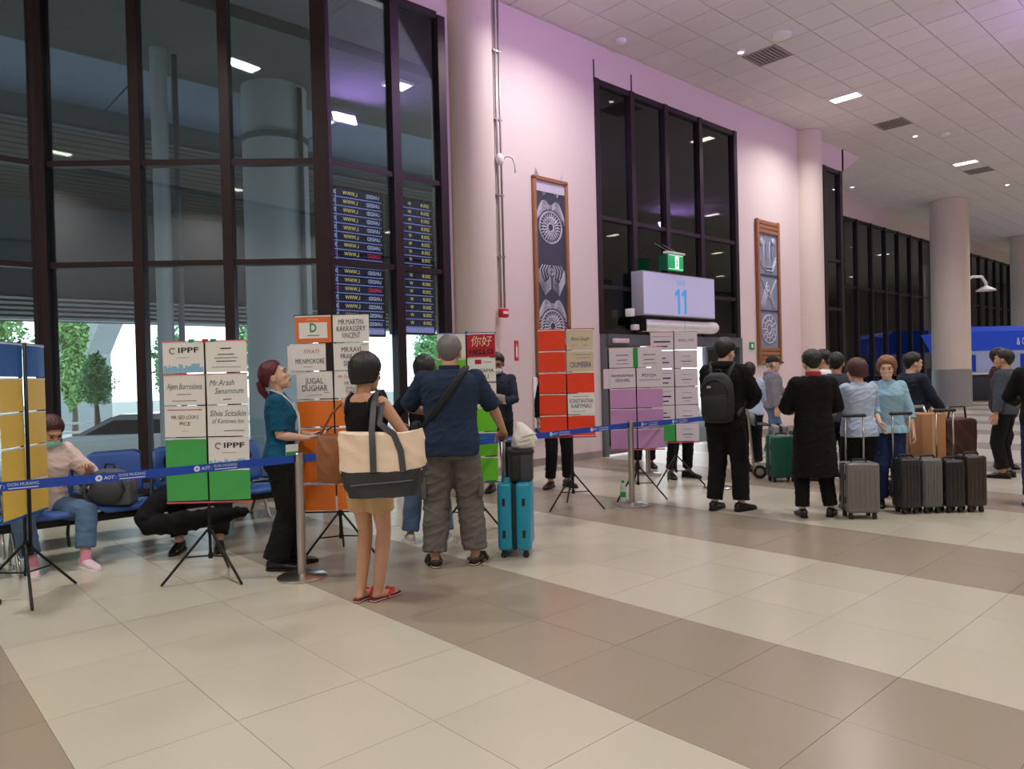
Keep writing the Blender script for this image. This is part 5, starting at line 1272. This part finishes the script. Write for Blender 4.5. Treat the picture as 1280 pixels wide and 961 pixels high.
e = empty('exit_sign', (11.43, 8.05, 3.33), 0, 'hanging green exit sign with a white pictogram above the gate sign', 'exit sign')
boxo('sign_body', -.22, .26, -.03, .03, 0, .30, M_EXG, e, .006); boxo('side_panel', -.26, -.225, -.03, .16, 0, .28, mat('exit_dark_green', (12, 82, 56), .4), e)
boxo('top_case', -.26, .30, -.05, .05, .30, .34, M_WHITE, e, .006)
boxo('door_symbol', .0, .11, -.034, -.03, .04, .26, M_EXW, e)
bm = bmesh.new(); ellipsoid(bm, (.055, -.036, .215), (.018, .002, .018), 10, 6); tube(bm, [(.055, -.036, .19), (.05, -.036, .13), (.085, -.036, .08)], .011, 6, True, (Vector((0, 1, 0)), .15)); tube(bm, [(.05, -.036, .13), (.025, -.036, .07)], .011, 6, True, (Vector((0, 1, 0)), .15)); tube(bm, [(.03, -.036, .15), (.055, -.036, .18), (.088, -.036, .15)], .008, 6, True, (Vector((0, 1, 0)), .15)); bm_obj('figure_symbol', bm, M_EXG, e)
boxo('frame_line', -.20, .24, -.0335, -.031, .272, .28, M_EXW, e); boxo('frame_line', -.20, .24, -.0335, -.031, .02, .028, M_EXW, e)
for x in (-.1, .15):
    bm = bmesh.new(); tube(bm, [(x, 0, .33), (x, .35, .55)], .008, 6); bm_obj('hanger', bm, M_STEEL, e, True)
e = empty('door_sensor', (10.1, 8.26, 1.98), 0, 'small pale door notice on the gate door frame', 'notice'); boxo('plate', -.2, .2, -.03, .03, 0, .08, mat('notice_pale', (220, 196, 196), .5), e, .004)

WOODB = mat('frame_wood', (150, 100, 66), .5, 0, 9, .18, .05, 30); ARTD = mat('art_slate', (62, 64, 78), .6, 0, 10, .15); ARTL = mat('art_silver', (186, 186, 198), .55, 0, 14, .08); ARTG = mat('art_blue_grey', (128, 138, 154), .6, 0, 8, .15); LAVP = mat('panel_mauve', (150, 112, 140), .5, 0, 5, .08)
def ring_bm(bm, cx_, cz, r, t, a0=0, a1=360, n=28, y=-.012): tube(bm, [Vector((cx_ + r * math.cos(R_(a0 + (a1 - a0) * k / n)), y, cz + r * math.sin(R_(a0 + (a1 - a0) * k / n)))) for k in range(n + 1)], t, 5, True)
def orn(e, name, fn, m):
    bm = bmesh.new(); fn(bm); bm_obj(name, bm, m, e, True)
# first carved panel
e = empty('carved_panel', (8.52, 8.385, 1.42), 0, 'tall wood-framed carved panel with a silver sunburst, behind the red board', 'wall art')
boxo('backing', -.36, .36, -.01, .012, 0, 3.18, ARTD, e)
for s in (-1, 1): boxo('frame_side', s * .365 - .03, s * .365 + .03, -.05, .012, 0, 3.18, WOODB, e, .004)
for z in (0, 3.18): boxo('frame_end', -.395, .395, -.05, .012, z - .03, z + .03, WOODB, e, .004)
boxo('lower_plate', -.335, .335, -.02, -.01, .03, .42, LAVP, e); boxo('upper_plate', -.335, .335, -.02, -.01, 2.98, 3.15, mat('panel_pale', (196, 190, 206), .5), e)
for zc in (.82, 2.42):
    orn(e, 'sunburst', lambda bm: [ring_bm(bm, 0, zc, r, .008) for r in (.06, .075, .17, .245, .262)] + [tube(bm, [Vector((.09 * math.cos(t), -.014, zc + .09 * math.sin(t))), Vector((.155 * math.cos(t), -.014, zc + .155 * math.sin(t)))], [.010, .020], 6, True) for t in [2 * math.pi * k / 18 for k in range(18)]] + [tube(bm, [Vector((.19 * math.cos(t), -.014, zc + .19 * math.sin(t))), Vector((.23 * math.cos(t), -.014, zc + .23 * math.sin(t)))], [.014, .005], 6, True) for t in [2 * math.pi * k / 26 for k in range(26)]], ARTL)
    orn(e, 'wave_arcs', lambda bm: [ring_bm(bm, 0, zc, r, .007, 28, 152, 20) for r in (.30, .32, .34, .36)][:0] + [tube(bm, [Vector((s * (.05 + .27 * q), -.013, zc + .28 + .10 * o_ + .09 * math.sin(q * 3.0) - .22 * q * q)) for q in [k / 12 for k in range(13)]], .007, 5, True) for s in (-1, 1) for o_ in [.0, .22, .44, .66, .88]], ARTL)
    orn(e, 'chevrons', lambda bm: [tube(bm, [Vector((s * .31, -.013, zc + .52 + d + .22)), Vector((s * .16, -.013, zc + .5 + d)), Vector((s * .02, -.013, zc + .62 + d))], .007, 5, True) for s in (-1, 1) for d in (.0, .035, .07, .105, .14, .175)], ARTL)
orn(e, 'lattice', lambda bm: [tube(bm, [Vector((s * (.05 + .06 * k), -.013, 1.58 + .02 * (k % 2))), Vector((s * (.09 + .06 * k), -.013, 1.72)), Vector((s * (.03 + .06 * k), -.013, 1.80))], .010, 5, True) for s in (-1, 1) for k in range(4)] + [ring_bm(bm, 0, 1.70, r, .008) for r in (.03, .055)], ARTL)
orn(e, 'corner_rays', lambda bm: [tube(bm, [Vector((s * .32, -.013, .50 + k * .05)), Vector((s * (.28 - .012 * k), -.013, .56 + k * .05))], .007, 5, True) for s in (-1, 1) for k in range(9)], ARTL)
# second carved panel
e = empty('carved_panel', (15.48, 8.385, 1.56), 0, 'tall brown-framed grey relief panel with a wheel, between the doors and the second column', 'wall art')
boxo('backing', -.46, .46, -.01, .012, 0, 3.25, ARTG, e)
for s in (-1, 1): boxo('frame_side', s * .46 - .04, s * .46 + .04, -.06, .012, 0, 3.25, WOODB, e, .004)
for k in range(4): boxo('slat', -.42, .42, -.045, -.01, .02 + k * .095, .02 + k * .095 + .08, WOODB, e, .004)
for k in range(3): boxo('slat', -.42, .42, -.045, -.01, 2.95 + k * .1, 2.95 + k * .1 + .085, WOODB, e, .004)
for z in (1.22, 2.02): boxo('divider', -.42, .42, -.03, -.01, z - .015, z + .015, ARTD, e)
orn(e, 'wheel_relief', lambda bm: [ring_bm(bm, 0, .80, r, .018, y=-.015) for r in (.10, .2, .32)] + [tube(bm, [Vector((.1 * math.cos(t), -.018, .8 + .1 * math.sin(t))), Vector((.30 * math.cos(t), -.018, .8 + .30 * math.sin(t)))], .016, 6) for t in [2 * math.pi * k / 12 for k in range(12)]], ARTL)
orn(e, 'peak_relief', lambda bm: [tube(bm, [Vector((-.36 + d, -.016, 1.30)), Vector((-.05 + d * .3, -.016, 1.86 - d)), Vector((.3 - d * .6, -.016, 1.30))], .016, 6) for d in (0, .08, .16)] + [tube(bm, [Vector((-.3, -.016, 1.95)), Vector((.02, -.016, 1.5)), Vector((.34, -.016, 1.92))], .018, 6)], ARTL)
orn(e, 'boat_relief', lambda bm: [tube(bm, [Vector((-.36, -.016, 2.3 + d)), Vector((-.1, -.016, 2.12 + d)), Vector((.2, -.016, 2.12 + d)), Vector((.36, -.016, 2.36 + d))], .018, 6) for d in (0, .08)] + [tube(bm, [Vector((x, -.016, 2.2)), Vector((x + .05, -.016, 2.78)), Vector((x + .16, -.016, 2.4))], .016, 6) for x in (-.2, .05)] + [ellipsoid(bm, (.24, -.02, 2.8), (.08, .03, .08)), ellipsoid(bm, (-.28, -.02, 2.76), (.07, .03, .09))], ARTL)
# poster frame on the wall behind the red board
e = empty('wall_poster', (8.45, 8.38, .47), 0, 'white framed poster with navy foot on the wall behind the red board', 'poster')
boxo('poster_frame', -.40, .40, -.012, .01, 0, .95, M_WHITE, e, .004); boxo('poster_print', -.34, .34, -.016, -.011, .2, .90, mat('poster_pale_blue', (196, 214, 226), .4), e); boxo('poster_foot', -.40, .40, -.018, -.011, .0, .14, mat('poster_navy', (40, 44, 96), .4), e)
e = empty('wall_plate', (14.75, 8.39, 1.9), 0, 'small green safety plate on the wall beside the gate doors', 'sign'); boxo('plate', -.1, .1, -.012, .006, 0, .16, MATS['badge_green'], e); boxo('plate_symbol', -.04, .04, -.015, -.011, .04, .12, M_WHITE, e)
# cables on the wall above the door glazing
for x, lab in ((9.69, 'thin dark cable running up the wall from the corner of the door glazing'), (10.72, 'thin dark cable running up the wall from the door glazing mullion')):
    bm = bmesh.new(); tube(bm, [(x, 8.39, 6.5), (x, 8.39, 6.88)], .010, 6, False); tag(bm_obj('wall_cable', bm, M_BLACK, None, True), lab, 'cable')

# glowing panels behind the glass stand in for flight screens reflected in it
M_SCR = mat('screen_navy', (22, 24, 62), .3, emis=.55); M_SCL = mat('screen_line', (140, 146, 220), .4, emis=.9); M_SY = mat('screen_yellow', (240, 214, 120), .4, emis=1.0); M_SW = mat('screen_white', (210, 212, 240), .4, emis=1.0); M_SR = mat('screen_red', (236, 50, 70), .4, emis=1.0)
def screen(x0, x1, z0, z1, label, cols, nrow):  # one mirror-image reflection, built as a panel with flipped lettering
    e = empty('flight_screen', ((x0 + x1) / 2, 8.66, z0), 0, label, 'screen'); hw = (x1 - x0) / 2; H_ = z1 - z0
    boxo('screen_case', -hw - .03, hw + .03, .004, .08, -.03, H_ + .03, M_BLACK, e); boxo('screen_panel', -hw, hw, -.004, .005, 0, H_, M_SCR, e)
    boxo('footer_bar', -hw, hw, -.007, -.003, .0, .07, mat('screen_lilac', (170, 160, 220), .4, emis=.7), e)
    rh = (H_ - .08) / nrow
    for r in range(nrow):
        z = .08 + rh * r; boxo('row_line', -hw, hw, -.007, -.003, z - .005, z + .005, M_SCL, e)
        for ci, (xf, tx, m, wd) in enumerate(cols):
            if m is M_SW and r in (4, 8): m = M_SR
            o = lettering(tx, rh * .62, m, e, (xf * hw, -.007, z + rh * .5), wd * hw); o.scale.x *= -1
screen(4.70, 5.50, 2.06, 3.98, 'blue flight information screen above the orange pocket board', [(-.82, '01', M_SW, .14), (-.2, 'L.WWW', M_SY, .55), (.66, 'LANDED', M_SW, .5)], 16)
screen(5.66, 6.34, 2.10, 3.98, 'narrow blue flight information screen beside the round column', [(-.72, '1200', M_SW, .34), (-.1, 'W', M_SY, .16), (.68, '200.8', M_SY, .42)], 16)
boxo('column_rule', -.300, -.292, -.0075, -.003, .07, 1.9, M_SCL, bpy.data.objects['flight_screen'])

# ------------------------------------------------------------------ beyond the glass: trees, car; far kiosks
def leaf_mat(name, col):
    m = mat(name, col, .6, 0, 5, .35); return m
LEAF = leaf_mat('leaf_green', (84, 150, 84)); LEAF2 = leaf_mat('leaf_light_green', (122, 168, 92)); BARK = mat('bark', (96, 84, 72), .9)
def tree(name, label, x, y, z0, trunk, blobs, nleaf, ls, m, seed, group=None):
    rr = random.Random(seed); e = empty(name, (x, y, z0), 0, label, 'tree', group)
    bm = bmesh.new(); tube(bm, [(0, 0, 0), (.02, 0, trunk * .6), (0, .02, trunk + .4)], [.10 * trunk ** .5, .08 * trunk ** .5, .04], 10); bm_obj('trunk', bm, BARK, e, True)
    vs, fs = [], []
    for c, r in blobs:
        for k in range(nleaf):
            d = Vector((rr.gauss(0, 1), rr.gauss(0, 1), rr.gauss(0, 1))).normalized(); q = rr.random() ** .33 * (.8 + .3 * noise.noise(d * 2.5 + Vector((seed, 0, 0))))
            p = Vector(c) + Vector((d.x * r[0], d.y * r[1], d.z * r[2])) * q
            u = Vector((rr.gauss(0, 1), rr.gauss(0, 1), rr.gauss(0, 1))).normalized(); v = u.cross(d + Vector((.01, .02, .5))).normalized(); s = ls * rr.uniform(.6, 1.3); i = len(vs)
            vs += [p - u * s, p + v * s * .45, p + u * s, p - v * s * .45]; fs.append((i, i + 1, i + 2, i + 3))
    me = bpy.data.meshes.new('crown'); me.from_pydata([tuple(v) for v in vs], [], fs); mesh_obj('crown', me, m, e)
tree('topiary_tree', 'small rounded green tree outside the angled glazing', 5.57, 24.9, -.6, 1.4, [((0, 0, 2.15), (.62, .62, .85)), ((0, 0, 2.6), (.36, .36, .55))], 3200, .06, LEAF, 1)
tree('leafy_tree', 'pale green leafy tree beyond the louvres behind the yellow board', 3.6, 33.5, -.6, 2.2, [((0, 0, 4.6), (2.0, 1.6, 2.2)), ((-1.4, 0, 5.2), (1.6, 1.4, 1.6))], 2600, .15, LEAF2, 2)
tree('leafy_tree', 'pale green leafy tree beside the viaduct pier', 6.85, 34.2, -.6, 1.6, [((0, 0, 4.4), (.7, .9, 1.6)), ((.0, 0, 2.6), (.6, .9, 1.8))], 2400, .13, LEAF2, 3)
tree('leafy_tree', 'green tree seen past the green pocket board', 9.0, 29.0, -.6, 1.5, [((0, 0, 3.0), (.8, .8, 1.5))], 2200, .1, LEAF, 4)
for k, (x, y) in enumerate([(17.5, 40), (24.5, 44), (31, 42)]):
    tree('leafy_tree', 'distant green tree across the road from the gate doors', x, y, -.6, 2, [((0, 0, 4), (2.2, 2, 2.2))], 2200, .2, LEAF, 10 + k, 'distant trees')
# parked car
e = empty('parked_car', (5.33, 19.5, -.6), face(-90), 'pale grey car parked on the forecourt behind the seats', 'car')
PAINT = mat('car_paint_silver', (178, 184, 186), .3, .3, 0, 0, 0, 60, .5, 0, None, .6); CGL = mat('car_glass', (30, 40, 46), .08); RUB = mat('tyre_rubber', (26, 26, 28), .9)
# profile along Y (front at -Y), width along X
def carloft(name, prof, m, par, w0):
    bm = bmesh.new(); loft(bm, [[Vector((x * sc, y, z)) for y, z in prof] for x, sc in ((-w0, 1), (-w0 * .96, 1.0), (w0 * .96, 1.0), (w0, 1))]); return bm_obj(name, bm, m, par, True, auto=30)
carloft('car_body', [(-2.15, .35), (-2.2, .55), (-2.1, .72), (-1.2, .88), (2.0, .92), (2.2, .8), (2.22, .4), (2.1, .26), (-2.05, .26)], PAINT, e, .86)
bm = bmesh.new(); loft(bm, [[Vector((sx * hw, y, z)) for sx, y in ((-1, y0), (1, y0), (1, y1), (-1, y1))] for z, hw, y0, y1 in ((.88, .80, -1.15, 2.0), (1.30, .64, -.35, 1.55), (1.36, .58, -.2, 1.4))]); bm_obj('cabin', bm, PAINT, e, True, auto=30)
for s in (-1, 1):
    for (a, b_, c, d) in (((-.92, .91), (.36, .91), (.36, 1.23), (-.30, 1.23)), ((.45, .91), (1.75, .91), (1.45, 1.23), (.45, 1.23))):
        bm = bmesh.new(); q = [Vector((s * (.815 - (z - .9) * .40), y, z)) for y, z in (a, b_, c, d)]
        loft(bm, [q, [v - Vector((s * .02, 0, 0)) for v in q]]); bm_obj('side_window', bm, CGL, e)
    for y in (-1.35, 1.35):
        bm = bmesh.new(); tube(bm, [(s * .70, y, .31), (s * .88, y, .31)], .31, 24, False); wh = bm_obj('wheel', bm, RUB, e, True, auto=40)
        bm = bmesh.new(); tube(bm, [(s * .86, y, .31), (s * .89, y, .31)], .19, 16, False); bm_obj('hub_cap', bm, M_STEEL, wh, True, auto=40)
bm = bmesh.new(); loft(bm, [[Vector((-.76, -1.12, .9)), Vector((.76, -1.12, .9)), Vector((.62, -.38, 1.28)), Vector((-.62, -.38, 1.28))], [Vector((-.76, -1.14, .91)), Vector((.76, -1.14, .91)), Vector((.62, -.4, 1.3)), Vector((-.62, -.4, 1.3))]]); bm_obj('windscreen', bm, CGL, e)
# guard rail outside
e = empty('guard_rail', (0, 27.5, -.6), 0, 'pale guard rail along the far edge of the forecourt', 'railing')
for z in (.5, .8): boxo('rail', -20, 40, -.03, .03, z, z + .08, M_WHITE, e)
for k in range(16): boxo('post', -18 + k * 3.5, -17.9 + k * 3.5, -.05, .05, 0, .9, M_WHITE, e)
# far kiosks
KB = mat('kiosk_blue', (22, 62, 178), .4, emis=.25); KW = mat('kiosk_white', (206, 212, 222), .5, emis=.15); KD = mat('kiosk_dark', (40, 44, 60), .5)
def kiosk(loc, phi, wd, label, txt=None, xt=0):
    e = empty('service_kiosk', (*loc, 0), face(phi), label, 'kiosk')
    boxo('counter', -wd / 2, wd / 2, -.3, .3, 0, 1.05, KD, e, .01); boxo('counter_top', -wd / 2 - .05, wd / 2 + .05, -.38, .34, 1.05, 1.1, M_WHITE, e)
    for s in (-1, 1): boxo('post', s * wd / 2 - .06, s * wd / 2 + .06, -.06, .06, 1.1, 2.0, KB, e)
    boxo('back_panel', -wd / 2, wd / 2, 1.0, 1.06, 0, 2.0, KW, e)
    for k in range(4): boxo('display_screen', -wd / 2 + .3 + k * wd / 4, -wd / 2 + .3 + k * wd / 4 + wd / 5, .96, 1.0, 1.15, 1.85, [KB, M_LBOX, KW, KB][k], e)
    bm = bmesh.new(); P = [(-.5, 2.0), (-.52, 2.75), (-.35, 2.95), (1.1, 2.95), (1.1, 2.0)]; loft(bm, [[Vector((x, y, z)) for y, z in P] for x in (-wd / 2 - .15, wd / 2 + .15)]); bm_obj('canopy', bm, KB, e)
    if txt: lettering(txt, .42, M_WHITE, e, (xt, -.54, 2.32), .5)
    return e
kiosk((34.6, 8.4), 180, 3.4, 'blue service kiosk with lit back panels beyond the free-standing column', '& CR', .2)
e = empty('blue_flag_sign', (30.4, 9.75, 0), face(175), 'blue pennant sign on a pole behind the free-standing column', 'sign')
bm = bmesh.new(); cyl(bm, (0, 0), .03, 0, 2.2, 10); bm_obj('pole', bm, M_STEEL, e, True); bm = bmesh.new(); loft(bm, [[Vector((-.55, y, 2.6)), Vector((.45, y, 2.7)), Vector((.3, y, 1.7)), Vector((.05, y, 1.55))] for y in (-.02, .02)]); bm_obj('pennant', bm, KB, e)
e = empty('hanging_sign', (30.0, 11.9, 2.6), 0, 'small amber direction sign behind the far glazing', 'sign'); boxo('sign_plate', -.35, .35, -.04, .04, 0, .7, mat('sign_amber', (236, 186, 60), .4, emis=.5), e); bm = bmesh.new(); tube(bm, [(0, 0, .7), (0, 0, 4.4)], .03, 6); bm_obj('hanger', bm, M_BLACK, e)

bpy.data.scenes.remove(TMP)
